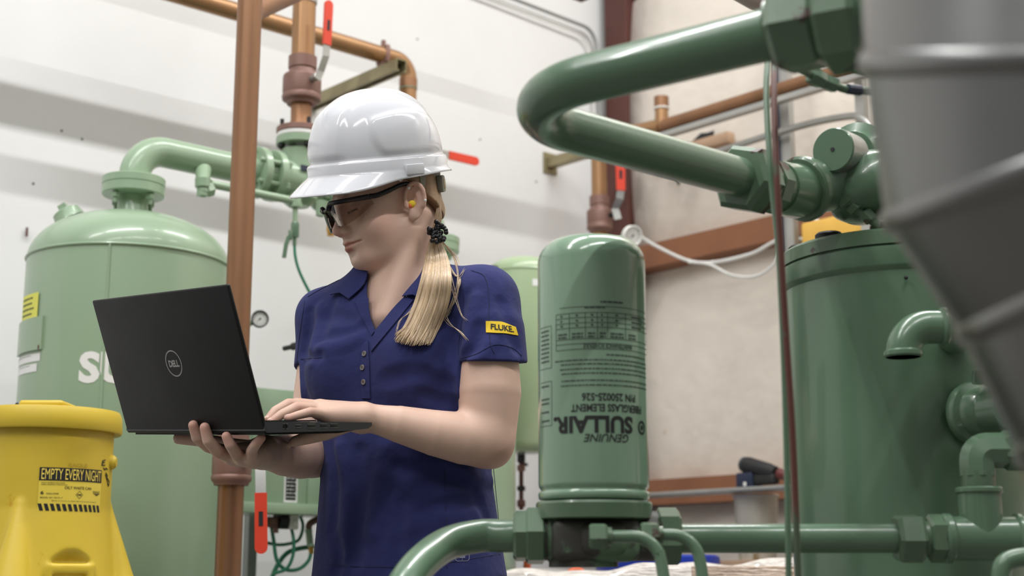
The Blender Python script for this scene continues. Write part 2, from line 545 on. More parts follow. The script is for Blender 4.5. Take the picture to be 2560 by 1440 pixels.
# ================================================================== the room
def slab(name, m, P, n, th):
    return MB().extrude(P, n, th).build(name, m, smooth=0, kind='structure')
slab('floor', concrete, [(-7, -5, 0), (9, -5, 0), (9, 9, 0), (-7, 9, 0)], (0, 0, -1), 0.1)
slab('wall_left', white_wall, [Lp(0, 0, 0), Lp(9, 0, 0), Lp(9, 0, 5.3), Lp(0, 0, 5.3)], -NL, 0.12)
zg1 = RW(1700, 625, 0.10).z       # the two horizontal wall girts
zg0 = RW(1800, 1222, 0.10).z
def bulge_wall():
    """quilted insulation facing, pulled tight at the girts and ballooning between them"""
    nk, nz = 120, 130
    Z = np.linspace(0, 5.3, nz); K = np.linspace(0, 7.5, nk)
    lines = [0.0, zg0, zg1, zg1 + 1.25, zg1 + 2.5, 6.5]
    V = []; F = []
    for i, k in enumerate(K):
        for z in Z:
            for a, b in zip(lines[:-1], lines[1:]):
                if a <= z <= b:
                    t = (z - a) / (b - a); break
            side = min(1, k / 0.12)
            off = 0.055 * (4 * t * (1 - t)) ** 0.6 * side + 0.006 * math.sin(5.1 * k + 2 * z) * math.sin(3.3 * z + k)
            V.append(Rp(k, off, z))
    for i in range(nk - 1):
        for j in range(nz - 1):
            F.append((i * nz + j, (i + 1) * nz + j, (i + 1) * nz + j + 1, i * nz + j + 1))
    o = link_mesh('wall_right', V, F, vinyl, None, 180, kind='structure')
    return o
bulge_wall()
def girt(name, z, k1=7.0):
    b = MB(); ax = (ER, NR, UP)
    b.box(Rp(k1 / 2 + 0.05, 0.115, z), (k1, 0.006, 0.100), ax)
    b.box(Rp(k1 / 2 + 0.05, 0.06, z + 0.047), (k1, 0.11, 0.006), ax)
    b.box(Rp(k1 / 2 + 0.05, 0.06, z - 0.047), (k1, 0.11, 0.006), ax)
    return b.build(name, girt_m, smooth=0, kind='structure')
slab('wall_back', mat('dull_grey_sheeting', (150, 150, 147), 0.7), [(-7, -4.5, 0), (8, -4.5, 0), (8, -4.5, 5.3), (-7, -4.5, 5.3)], (0, -1, 0), 0.12)
slab('wall_side', mat('dull_grey_sheeting', (104, 104, 102), 0.7), [(4.6, -4.5, 0), (4.6, 1.4, 0), (4.6, 1.4, 5.3), (4.6, -4.5, 5.3)], (1, 0, 0), 0.12)
girt('trim_1', zg1)
girt('trim_2', zg0)
b = MB(); cc = CORNER + NL * 0.085 + NR * 0.085 + Vector((0.03, 0, 0)); ax = (ER, NR, UP)
for sg in (-1, 1):
    b.box(cc + NR * (0.058 * sg) + UP * 2.65, (0.125, 0.010, 5.3), ax)
b.box(cc + UP * 2.65, (0.008, 0.112, 5.3), ax)
b.build('steel_column', oxide, smooth=0, kind='structure', label='dark red steel column standing in the room corner', cat='column')
# conduits running down the white wall into the corner
p = [LW(1230, -20, 0.03), LW(1470, 72, 0.03), LW(1508, 118, 0.03), LW(1518, 190, 0.03)]
MB().tube(fillet([LW(1150, -55, 0.03), LW(1488, 76, 0.03), LW(1510, 420, 0.03)], 0.08), 0.008, 10).build('wall_conduit', grey_st, label='thin grey conduit bending down the white wall beside the column', cat='conduit', group='conduits by the column')
MB().tube(fillet([LW(1150, -32, 0.022), LW(1470, 94, 0.022), LW(1500, 440, 0.022)], 0.08), 0.005, 8).build('wall_conduit', whitepl, label='slimmer white conduit running just below the grey one', cat='conduit', group='conduits by the column')
# overhead steel beam above the frame; its shadow falls across the white wall
zsw = (LW(60, 232).z + LW(60, 308).z) / 2; ob_ = 0.60
zb = zsw + (SL_Z - zsw) * ob_ / SL_OFF
b = MB()
b.box(Lp(4.9, ob_, zb), (8.2, 0.045, 0.050), (EL, NL, UP))
b.build('beam_overhead', oxide, smooth=0, kind='structure')
# ================================================================== pale green air dryer
OFFH = 0.84
def LH(px, py): return LW(px, py, OFFH)
t1 = LH(325, 640); t2 = LH(1082, 700)
T1 = Vector((t1.x, t1.y, 0)); T2 = Vector((t2.x, t2.y, 0))
RT = 0.256
zseam = A(325, 607, T1.y - RT).z
zdome = zseam + 0.135
HZ = LH(500, 401).z                    # height of the header pipe
def flange(b, c, axis, r, th=0.02, n=40):
    b.lathe(Vector(c) - Vector(axis).normalized() * th / 2, axis, [(0, 0), (0, r - 0.002), (0.002, r), (th - 0.002, r), (th, r - 0.002), (th, 0)], n)
def tank(T, label, name='pressure_tank', lettering=True):
    t = thing(name, label, 'tank', T)
    prof = [(0.28, 0.0), (0.30, 0.14), (0.36, 0.22), (0.44, RT)]
    prof += [(zseam, RT)]
    for k in range(1, 15):
        a = math.pi / 2 * k / 14
        prof.append((zseam + 0.135 * math.sin(a), max(RT * math.cos(a) ** 0.92, 0) if k < 14 else 0))
    MB().lathe(T, UP, prof, 96).build('shell', pale, t, 60)
    MB().torus(T + UP * zseam, UP, RT + 0.0005, 0.004, 96, 8).build('weld_seam', pale, t)
    MB().torus(T + UP * 0.46, UP, RT + 0.0005, 0.004, 96, 8).build('weld_seam', pale, t)
    d = (A(310, 660, T1.y) - A(325, 660, T1.y)); a0 = math.atan2(-1, -0.045)
    sa_ = math.atan2(-1, -0.02) + 0.10
    sd = Vector((math.cos(sa_), math.sin(sa_), 0)) * (RT + 0.0005)
    MB().tube([T + sd + UP * 0.47, T + sd + UP * zseam], 0.0035, 8).build('weld_seam', pale, t)
    for k in range(3):
        a = 2 * math.pi * k / 3 + 0.5
        MB().box(T + Vector((math.cos(a) * 0.19, math.sin(a) * 0.19, 0.17)), (0.07, 0.012, 0.34), (Vector((-math.sin(a), math.cos(a), 0)), Vector((math.cos(a), math.sin(a), 0)), UP)).build('leg', pale, t)
    # neck and lower flange
    zf = HZ - 0.117
    b = MB(); b.lathe(T + UP * (zdome - 0.02), UP, [(0, 0.046), (0.012, 0.041), (zf - zdome + 0.02, 0.038), (zf - zdome + 0.02, 0)], 32)
    nk = b.build('neck', pale, t)
    b = MB(); flange(b, T + UP * (zf - 0.006), UP, 0.081, 0.026); b.build('flange', pale, t)
    for k in range(4):
        a = math.pi / 4 + math.pi / 2 * k + 0.25
        q = T + Vector((math.cos(a), math.sin(a), 0)) * 0.062 + UP * (zf - 0.022)
        b = MB(); b.hex(q - UP * 0.014, q, 0.012); b.cyl(q - UP * 0.026, q - UP * 0.012, 0.006, n=10)
        b.build('bolt', pale, t)
    return t
tk = tank(T1, 'large pale green pressure tank with white lettering behind the laptop')
# plug boss on the dome, plate, tags and lettering
c = A(163, 527, T1.y - 0.02)
n_ = (c - (T1 + UP * (zseam - 0.15))).normalized()
b = MB(); b.lathe(c - n_ * 0.03, n_, [(0, 0.042), (0.022, 0.036), (0.026, 0.036), (0.03, 0.03), (0.03, 0)], 24); bo = b.build('plug_boss', pale, tk)
b = MB(); b.lathe(c, n_, [(0, 0.016), (0.018, 0.015), (0.018, 0)], 4, 0.6); b.build('plug', pale, bo)
def on_tank(T, r):
    def at_px(px, py):
        rr = ray(px, py); o = Vector((0, 0, CAM_Z)); dx, dy = rr.x, rr.y; ox, oy = -T.x, -T.y
        a_ = dx * dx + dy * dy; b_ = 2 * (ox * dx + oy * dy); c_ = ox * ox + oy * oy - r * r
        s = (-b_ - math.sqrt(max(b_ * b_ - 4 * a_ * c_, 0))) / (2 * a_)
        return o + rr * s
    return at_px
f1 = on_tank(T1, RT)
def wrap(T, r, ang0, z0):
    """u runs along the circumference to the viewer's right, v upward"""
    return lambda u, v: T + Vector((math.cos(ang0 + u / r), math.sin(ang0 + u / r), 0)) * (r + 0.0008) + UP * (z0 + v)
def ang_of(T, p): return math.atan2(p.y - T.y, p.x - T.x)
pS = f1(196, 953)
v, f = text_flat('SULLAIR', 0.098, bold=0.0042, sx=1.10, space=1.0)
print_on([(v, f)], wrap(T1, RT, ang_of(T1, pS), pS.z), 'lettering', whitep, tk, 0.012)
def patch(T, r, x0, y0, x1, y1, m, name, parent, lift=0.0006, thick=0.0):
    fp = on_tank(T, r); a0 = ang_of(T, fp(x0, y1)); a1 = ang_of(T, fp(x1, y1)); z0 = fp(x0, y1).z; z1 = fp(x0, y0).z
    V = []; F = []; n = 8
    for i in range(n + 1):
        a = a0 + (a1 - a0) * i / n
        for z in (z0, z1): V.append(T + Vector((math.cos(a), math.sin(a), 0)) * (r + lift) + UP * z)
    for i in range(n): F.append((2 * i, 2 * i + 2, 2 * i + 3, 2 * i + 1))
    if thick:
        k = len(V)
        for i in range(n + 1):
            a = a0 + (a1 - a0) * i / n
            for z in (z0, z1): V.append(T + Vector((math.cos(a), math.sin(a), 0)) * (r + lift - thick) + UP * z)
        for i in range(n): F += [(2 * i, 2 * i + 2, k + 2 * i + 2, k + 2 * i), (2 * i + 1, 2 * i + 3, k + 2 * i + 3, k + 2 * i + 1)]
        F += [(0, 1, k + 1, k), (2 * n, 2 * n + 1, k + 2 * n + 1, k + 2 * n)]
    o = link_mesh(name, V, F, m, parent, 60)
    return o, a0, z0, (a1 - a0) * r, z1 - z0
patch(T1, RT, 46, 812, 105, 893, pale, 'name_plate', tk, 0.006, 0.006)
g = MB(); q = f1(101, 868); g.ball(q + (q - T1 - UP * q.z).normalized() * 0.004, (0.004, 0.004, 0.007), 8, 6); g.build('rust_spot', oxide, tk)
def tag_lines(T, r, spec, n, m=softblack, name='faint_print', parent=None):
    o, a0, z0, w, h = spec
    it = []
    rnd = random.Random(3)
    for k in range(n):
        y = h * (0.82 - 0.64 * k / max(n - 1, 1)); x = w * 0.1
        xe = w * rnd.uniform(0.7, 0.9)
        while x < xe:
            l = rnd.uniform(0.004, 0.010); it.append(rect(x, y - h * 0.035, min(x + l, xe), y + h * 0.035)); x += l + 0.003
    print_on(it, wrap(T, r + 0.0006, a0, z0), name, m, o)
sp = patch(T1, RT, 58, 752, 95, 806, yellowp, 'paper_tag', tk, 0.0035); tag_lines(T1, RT + 0.003, sp, 4)
sp = patch(T1, RT, 46, 901, 99, 920, whitep, 'paper_tag', tk, 0.001); tag_lines(T1, RT, sp, 1)
sp = patch(T1, RT, 47, 923, 91, 941, whitep, 'paper_tag', tk, 0.001); tag_lines(T1, RT, sp, 1)
# thin mark on the wall beside the tank
b = MB(); q = LW(67, 580, 0.01); b.cyl(q - UP * 0.014, q + UP * 0.014, 0.004, n=8); b.build('wall_anchor', oxide, label='small rusty wall anchor beside the large pale tank', cat='anchor')
rw = random.Random(5)
for (px, py) in ((1043, 98), (154, 327), (83, 459), (205, 348), (1200, 349), (1340, 454)):
    q = LW(px, py, 0.0); MB().lathe(q - NL * 0.01, NL, [(0, 0), (0, 0.0045), (0.012, 0.0035), (0.013, 0)], 10).build('nail_head', rubber, label={1043: 'dark nail head high on the white wall above the hard hat', 154: 'nail head on the white wall above the large tank dome', 83: 'lone nail head low beside the large tank', 205: 'smallest nail head near the tank outlet pipe', 1200: 'nail head between the hard hat and the red lever', 1340: 'nail head beside the wall strut plate'}[px], cat='nail')
tk2 = tank(T2, 'pale green pressure tank mostly hidden behind the woman')
# header pipe joining both tanks
hd = thing('header_pipe', 'pale green overhead pipe joining the tanks through flanged elbows', 'pipe', (T1.x, T1.y, HZ))
mid = LH(748, 440); MID = Vector((mid.x, mid.y, HZ))
E3 = Vector((EL.x, EL.y, 0))
def header_half(T, sgn, stop):
    p0 = T + UP * (HZ - 0.10); p1 = T + UP * HZ
    MB().tube(fillet([p0, p1, stop], 0.085, 14), 0.0405, 32).build('bent_pipe', pale, hd, 60)
    b = MB(); flange(b, T + UP * (HZ - 0.100), UP, 0.082, 0.022); b.build('flange', pale, hd)
    b = MB(); b.cyl(T + UP * (HZ - 0.1125), T + UP * (HZ - 0.1095), 0.078, n=40); b.build('gasket', rubber, hd)
header_half(T1, 1, MID - E3 * 0.13)
header_half(T2, -1, MID + E3 * 0.13)
for sg in (-1, 1):
    for k, dd in enumerate((0.14, 0.088)):
        b = MB(); flange(b, MID + E3 * (sg * dd), E3, 0.074, 0.022); b.build('flange', pale, hd)
    b = MB(); b.cyl(MID + E3 * sg * 0.13, MID + E3 * sg * 0.098, 0.05, n=32); b.build('spacer', pale, hd)
    for k in range(6):
        a = math.pi / 3 * k + 0.4
        e = NL * math.cos(a) * 0.06 + UP * math.sin(a) * 0.06
        b = MB(); b.cyl(MID + E3 * sg * 0.065 + e, MID + E3 * sg * 0.165 + e, 0.007, n=10)
        b.hex(MID + E3 * sg * 0.065 + e, MID + E3 * sg * 0.078 + e, 0.012); b.build('stud_bolt', pale, hd)
# tee body below the second copper riser
te = thing('flanged_tee', 'pale green flanged tee under the bronze ball valve', 'pipe fitting', MID - UP * 0.08)
b = MB(); b.cyl(MID - E3 * 0.085, MID + E3 * 0.085, 0.055, n=36); b.lathe(MID - UP * 0.075, UP, [(0, 0), (0, 0.03), (0.02, 0.055), (0.10, 0.058), (0.14, 0.054), (0.165, 0.056), (0.165, 0)], 36); b.build('body', pale, te)
zt = LH(745, 350).z
b = MB(); flange(b, Vector((MID.x, MID.y, zt - 0.008)), UP, 0.070, 0.022); b.build('flange', pale, te)
b = MB(); flange(b, Vector((MID.x, MID.y, zt + 0.010)), UP, 0.069, 0.013); b.build('gasket', whitepl, te)
b = MB(); flange(b, Vector((MID.x, MID.y, zt + 0.026)), UP, 0.070, 0.018); b.build('flange', bronze, te)
for k in range(4):
    a = 0.55 + math.pi / 2 * k
    q = Vector((MID.x + math.cos(a) * 0.058, MID.y + math.sin(a) * 0.058, zt))
    b = MB(); b.cyl(q - UP * 0.035, q + UP * 0.055, 0.006, n=10); b.hex(q - UP * 0.03, q - UP * 0.019, 0.012); b.build('bolt', rubber, te)
q = onplane(762, 420, MID + NL * 0.058, NL)
b = MB(); b.box(q, (0.026, 0.002, 0.016), (EL, NL, UP)); b.build('nameplate', navy_tool, te)
q = onplane(785, 415, MID + NL * 0.03, NL)
# ---- ball valves
def lever(t, base, pts, w, grip_from, m_n, print_marks=True):
    """flat steel lever: pts polyline from the stem outwards; the grip covers it from index grip_from on"""
    n = Vector(m_n).normalized()
    def flat(P, w, th):
        bb = MB(); P = [Vector(p) for p in P]
        L_ = []; R_ = []
        for i, p in enumerate(P):
            d = (P[min(i + 1, len(P) - 1)] - P[max(i - 1, 0)]).normalized(); s = d.cross(n).normalized()
            L_.append(p + s * w / 2); R_.append(p - s * w / 2)
        v = []; f = []
        for i in range(len(P)):
            v += [L_[i] - n * th / 2, R_[i] - n * th / 2, R_[i] + n * th / 2, L_[i] + n * th / 2]
        for i in range(len(P) - 1):
            for k in range(4):
                f.append((4 * i + k, 4 * i + (k + 1) % 4, 4 * i + 4 + (k + 1) % 4, 4 * i + 4 + k))
        f += [(0, 1, 2, 3), tuple(4 * (len(P) - 1) + k for k in (3, 2, 1, 0))]
        return bb.add(v, f)
    lv = flat(pts[:grip_from + 1], w, 0.003).build('lever', zinc, t)
    g0, g1 = Vector(pts[grip_from]), Vector(pts[-1])
    d = (g1 - g0).normalized(); s = d.cross(n).normalized(); Lg = (g1 - g0).length; hw = w * 0.58
    poly = [g0 + s * hw, g0 - s * hw, g0 - s * hw * 1.05 + d * (Lg - hw)]
    for k in range(1, 8):
        a = math.pi * k / 8; poly.append(g0 + d * (Lg - hw) - s * math.cos(a) * hw * 1.05 + d * math.sin(a) * hw * 1.05)
    poly.append(g0 + s * hw * 1.05 + d * (Lg - hw))
    gp = MB().extrude([q - n * 0.0045 for q in poly], n, 0.009).build('grip', redgrip, t)
    if print_marks:
        o = g0 + d * Lg * 0.45 + n * 0.0052
        fn = lambda u, v: o + d * u + s * v
        pl = rect(-Lg * 0.14, -hw * 0.36, Lg * 0.10, hw * 0.36)
        print_on([pl], fn, 'grip_print', black, gp)
    return lv
def ball_valve(name, label, top, r, body_len, pipe_r, m=bronze, group=None):
    """bronze ball valve on a vertical pipe; top = upper end of its upper collar"""
    t = thing(name, label, 'valve', Vector(top) - UP * body_len, group)
    H = body_len; c = pipe_r
    prof = [(0, 0), (0, c * 1.0), (0.02 * H, c * 1.28), (0.26 * H, c * 1.28), (0.28 * H, c * 1.18), (0.34 * H, c * 1.25), (0.42 * H, r * 0.98), (0.46 * H, r), (0.74 * H, r), (0.80 * H, r * 0.97), (0.84 * H, r * 1.03), (0.91 * H, r * 1.0), (0.95 * H, c * 1.36), (1.0 * H, c * 1.3), (1.0 * H, 0)]
    MB().lathe(top, -UP, prof, 40).build('body', m, t, 40)
    return t
px2 = Vector((MID.x, MID.y, 0)); v_top = LH(752, 140).z; v_bot = LH(752, 262).z
r_c2 = M(29, LH(755, 60))
bv = ball_valve('ball_valve', 'bronze ball valve with red lever raised above the flanged tee', px2 + UP * v_top, M(48, LH(752, 210)), v_top - v_bot, r_c2 * 0.95)
st0 = onplane(790, 192, MID + NL * 0.075, NL)
b = MB(); b.cyl(st0 - NL * 0.06, st0 + NL * 0.004, 0.011, n=14); b.hex(st0 - NL * 0.002, st0 + NL * 0.010, 0.012); b.build('stem', zinc, bv)
lever(bv, None, [onplane(793, 198, MID + NL * 0.085, NL), onplane(802, 178, MID + NL * 0.085, NL), onplane(815, 140, MID + NL * 0.12, NL), onplane(817, 112, MID + NL * 0.12, NL), onplane(822, 2, MID + NL * 0.12, NL)], 0.022, 3, NL)
b = MB(); b.cyl(px2 + UP * v_top, px2 + UP * 4.9, r_c2, n=36); b.build('copper_riser', copper2, label='bright copper riser above the red-levered bronze valve', cat='pipe')
b = MB(); b.lathe(px2 + UP * (zt + 0.03), UP, [(0, 0.031), (0.02, 0.028), (v_bot - zt - 0.03, 0.032)], 6, 0.2); b.lathe(px2 + UP * (zt + 0.03), UP, [(0, 0), (0, 0.037), (0.012, 0.036), (0.03, 0.030), (v_bot - zt - 0.03, 0.031)], 28); b.build('valve_nipple', copper, bv)
q = px2 + UP * LH(755, 4).z; b = MB(); b.cyl(q - UP * 0.004, q + UP * 0.03, r_c2 * 1.09, n=32); b.build('solder_collar', zinc, bv)
# small pipe branch under the header
sb = thing('sample_line', 'thin pale green branch line hanging below the header pipe', 'pipe', LH(738, 600))
dr = LH(507, 430); dr = Vector((dr.x, dr.y, 0)); zl = LH(520, 470).z
def on_h(px, py): return LW(px, py, OFFH + 0.075)
b = MB(); q0 = LH(508, 415); q1 = on_h(507, 458); b.cyl(q0, q1, 0.024, 0.018); b.cyl(on_h(507, 447), on_h(507, 468), 0.021); b.cyl(on_h(507, 455), on_h(506, 490), 0.0155); b.build('reducer', pale, sb)
b = MB(); b.ball(on_h(508, 478), 0.0175); b.hex(on_h(512, 476), on_h(530, 471), 0.021); b.build('elbow', pale, sb)
e0, e1 = on_h(525, 472), on_h(742, 492); e0.z = e1.z = (e0.z + e1.z) / 2
b = MB(); b.tube([e0, e1], 0.0115, 16); b.build('tube', pale, sb)
b = MB(); b.cyl(on_h(739, 488), on_h(739, 517), 0.016); b.hex(on_h(739, 505), on_h(739, 520), 0.0185); b.build('tee', pale, sb)
MB().cyl(on_h(738, 517), on_h(738, 562), 0.0075, n=14).build('drop_tube', pale, sb)
b = MB(); b.hex(on_h(738, 556), on_h(737, 594), 0.0115); b.cyl(on_h(737, 590), on_h(736, 614), 0.0055); b.build('drain_valve', deep, sb)
b = MB(); b.box((on_h(727, 578) + on_h(721, 598)) / 2 + NL * 0.004, (0.012, 0.006, 0.028), (EL, NL, UP), 0.002); b.tube([on_h(722, 592), on_h(715, 612), on_h(710, 644)], 0.0062, 8); b.build('drain_lever', deep, sb)
MB().tube(catmull([on_h(736, 610), on_h(738, 640), on_h(746, 672), on_h(762, 708), on_h(790, 760)], 6), 0.0042, 8).build('hose', hose_m, sb)
q = on_h(806, 505); MB().cyl(q, on_h(800, 540), 0.02, 0.012).build('fitting', pale, sb)
MB().cyl(LH(790, 492), LH(850, 530), 0.016).build('branch', pale, sb)
b = MB(); b.cyl(LH(827, 500), LH(827, 590), 0.0105, n=14); b.hex(LH(827, 560), LH(827, 582), 0.0125); b.build('brass_nozzle', brass, label='small brass nozzle hanging behind the safety glasses', cat='fitting')
# pressure gauge
def gauge(name, label, c, n, r, rim, stem_to):
    t = thing(name, label, 'gauge', c - UP * r)
    n = Vector(n).normalized()
    b = MB(); b.lathe(c - n * 0.03, n, [(0, 0), (0, r * 0.8), (0.01, r * 0.95), (0.03, r), (0.032, r * 0.98), (0.032, r * 0.86), (0.026, r * 0.84)], 40); b.build('case', rim, t)
    b = MB(); b.lathe(c, n, [(-0.004, r * 0.86), (-0.004, 0)], 40); dl = b.build('dial', whitepl, t)
    x, y, _ = frame_of(n); x = UP.cross(n).normalized(); y = n.cross(x)
    it = []
    for k in range(11):
        a = math.radians(-225 + 27 * k); ca, sa = math.cos(a), math.sin(a)
        v = [(ca * r * 0.62 - sa * r * 0.02, sa * r * 0.62 + ca * r * 0.02), (ca * r * 0.8 - sa * r * 0.02, sa * r * 0.8 + ca * r * 0.02), (ca * r * 0.8 + sa * r * 0.02, sa * r * 0.8 - ca * r * 0.02), (ca * r * 0.62 + sa * r * 0.02, sa * r * 0.62 - ca * r * 0.02)]
        it.append((v, [(0, 1, 2, 3)]))
    it.append(ring2d(0, 0, 0, r * 0.1, 12))
    a = math.radians(225); ca, sa = math.cos(a), math.sin(a)
    it.append(([(-ca * r * 0.2 - sa * r * 0.04, -sa * r * 0.2 + ca * r * 0.04), (ca * r * 0.6, sa * r * 0.6), (-ca * r * 0.2 + sa * r * 0.04, -sa * r * 0.2 - ca * r * 0.04)], [(0, 1, 2)]))
    print_on(it, lambda u, v: c + n * 0.0 + x * u + y * v - n * 0.003, 'dial_print', black, dl)
    b = MB(); b.tube([c - n * 0.02, stem_to], 0.008, 10); b.build('stem', pale, t)
    return t
gc = LH(650, 797)
gauge('pressure_gauge', 'black-rimmed pressure gauge beside the large copper riser', gc, Vector((0.25, -1, -0.05)), M(22, gc), rubber, LH(622, 812) - NL * 0.03)
q = LH(735, 866); b = MB(); b.lathe(q - NL * .05, NL, [(0, .007), (.04, .007), (.045, .011), (.06, .011), (.062, 0)], 16); b.build('knob', rubber, sb)
# copper run on the wall behind
OFC = 0.42
def LC(px, py): return LW(px, py, OFC)
ca = LC(958, 138); za = ca.z
cl = LC(600, 30); cl.z = za
ce = LC(1021, 180); ce.z = za
cr = MB(); rc = M(21, LC(1021, 220))
path = fillet([cl - E3 * 0.6, ce, Vector((ce.x, ce.y, 0.9))], 0.062, 12)
cw = thing('copper_line', 'copper line on the wall turning down behind the hard hat', 'pipe', Vector((ce.x, ce.y, 0.9)))
MB().tube(path, rc, 28).build('pipe', copper2, cw)
b = MB(); b.cyl(Vector((ce.x, ce.y, za - 0.062)), Vector((ce.x, ce.y, za - 0.10)), rc * 1.08, n=28); b.build('solder_joint', copper, cw)
b = MB(); q = Vector((ce.x, ce.y, za - 0.098)); b.torus(q, UP, rc * 1.04, 0.002, 28, 6); b.build('verdigris_ring', mat('verdigris', (120, 168, 146), 0.7), cw)
b = MB(); q = Vector((ce.x, ce.y, LC(1021, 398).z)); b.lathe(q + UP * 0.05, -UP, [(0, rc * 1.1), (0.01, rc * 1.3), (0.03, rc * 1.6), (0.07, rc * 1.6), (0.09, rc * 1.3), (0.1, rc * 1.1)], 28); b.build('valve_body', bronze, cw)
lever(cw, None, [LC(1030, 372), LC(1085, 378), LC(1122, 388), LC(1196, 405)], 0.026, 2, NL, False)
lv = thing('wall_strut', 'slotted metal strut arm carrying the copper line off the wall', 'bracket', LW(802, 238, 0.0))
s0 = LW(802, 240, 0.0); s1 = LW(1004, 163, 0.545); s0.z = s1.z = s1.z - 0.0
s0 = s1 - NL * 0.545
axs = (NL, EL, UP); w_ = 0.040
b = MB(); c_ = (s0 + s1) / 2
b.box(c_ + EL * w_ / 2, (0.545, 0.003, w_), axs); b.box(c_ - EL * w_ / 2, (0.545, 0.003, w_), axs); b.box(c_ + UP * w_ / 2, (0.545, w_, 0.003), axs)
for sg in (-1, 1): b.box(c_ - UP * w_ / 2 + EL * sg * w_ * 0.38, (0.545, w_ * 0.3, 0.003), axs)
b.build('channel', strutm, lv, 0)
for k in range(7):
    MB().box(s0 + NL * (0.06 + 0.07 * k) - UP * w_ * 0.2 + EL * w_ * 0.02, (0.028, w_ * 0.9, 0.004), axs).build('slot_web', strutm, lv, 0)
q = Vector((ca.x, ca.y, za)); b = MB(); b.box(q - UP * 0.0, (0.02, rc * 2.3, rc * 2.3), (EL, NL, UP), 0.01); b.hex(q + UP * rc, q + UP * (rc + 0.025), 0.009); b.box(q - UP * (rc + 0.012), (0.03, 0.03, 0.05), (EL, NL, UP)); b.build('pipe_clamp', bronze, lv)
# large copper riser in front of the tank, with the lower valve
ra = A(590, 900, 3.30); RA = Vector((ra.x, ra.y, 0)); rra = M(32, ra)
lr = thing('copper_riser', 'tall weathered copper riser between the tank and the woman', 'pipe', RA)
v0 = A(588, 1085, 3.30).z; v1 = A(586, 1214, 3.30).z
MB().cyl(RA + UP * (v0 - 0.01), RA + UP * 4.9, rra, n=40).build('pipe', copper, lr)
MB().cyl(RA, RA + UP * (v1 + 0.01), rra, n=40).build('pipe', copper, lr)
bv2 = ball_valve('ball_valve', 'bronze ball valve below the supporting hand with a hanging red lever', RA + UP * v0, rra * 1.52, v0 - v1, rra)
q = A(642, 1150, 3.24)
b = MB(); b.cyl(RA + UP * (q.z), Vector((q.x, q.y, q.z)), 0.012, n=14); b.build('stem', zinc, bv2)
lever(bv2, None, [A(645, 1120, 3.22), A(651, 1165, 3.21), A(652, 1232, 3.20), A(653, 1384, 3.20)], M(26, A(652, 1300, 3.2)), 2, Vector((0.12, -1, 0)))
# branch of the riser near the top edge
b = MB(); q0 = Vector((RA.x, RA.y, A(600, 36, 3.3).z)); b.tube([q0, A(640, 24, 3.36), A(760, -30, 3.6)], rra * 0.93, 24); b.build('branch_pipe', copper, lr)
# dryer control box and its hoses
bx = thing('control_box', 'pale green control box on the dryer behind the laptop', 'box', LW(720, 1280, 0.70))
c0 = LW(640, 975, 0.72); c1 = LW(860, 1268, 0.72); zz0, zz1 = c1.z, c0.z
cm = (c0 + c1) / 2
wbx = (Vector((c1.x - c0.x, c1.y - c0.y, 0))).length + 0.14
b = MB(); b.box(Vector((cm.x, cm.y, (zz0 + zz1) / 2)) - NL * 0.07, (wbx, 0.15, zz1 - zz0), (EL, NL, UP), 0.004); b.build('case', pale, bx, 30)
b = MB(); b.box(Vector((cm.x, cm.y, zz0 - 0.012)) - NL * 0.06, (wbx + 0.02, 0.19, 0.03), (EL, NL, UP), 0.003); b.build('bottom_flange', pale, bx, 30)
q = LW(690, 1060, 0.725); b = MB(); b.box(q, (0.16, 0.008, 0.20), (EL, NL, UP), 0.003); b.build('door', pale, bx, 30)
q = LW(800, 1200, 0.725); b = MB(); b.box(q, (0.09, 0.012, 0.16), (EL, NL, UP), 0.003); b.build('cover_plate', pale, bx, 30)
def sticker(parent, px0, py0, px1, py1, off, rows, red=False):
    a_ = LW(px0, py1, off); b_ = LW(px1, py0, off); w = Vector((b_.x - a_.x, b_.y - a_.y, 0)).length; h = b_.z - a_.z
    fn = lambda u, v: a_ + EL * u + UP * v
    fn2 = lambda u, v: a_ + EL * u + UP * v + NL * 0.0006
    s_ = print_on([rect(0, 0, w, h)], fn, 'warning_label', whitep, parent)
    it = []; rnd = random.Random(int(px0)); wt = []
    if red: print_on([rect(w * .1, h * .84, w * .9, h * .94)], fn2, 'warning_stripe', redgrip, s_)
    it.append(rect(w * .12, h * .06, w * .88, h * .40 if red else h * .62)); it.append(rect(w * .12, h * .66, w * .88, h * .94) if not red else rect(w * .12, h * .45, w * .88, h * .6))
    print_on(it, fn2, 'warning_print', black, s_)
    fn3 = lambda u, v: a_ + EL * u + UP * v + NL * 0.0012
    for k in range(rows):
        y = h * (0.12 + 0.78 * k / rows); x = w * .18
        while x < w * .75:
            l = rnd.uniform(.003, .009); wt.append(rect(x, y, x + l, y + h * .02)); x += l + .003
    print_on(wt, fn3, 'warning_text', whitep, s_)
sticker(bx, 733, 972, 765, 1075, 0.726, 5, True)
sticker(bx, 709, 1150, 746, 1256, 0.726, 9)
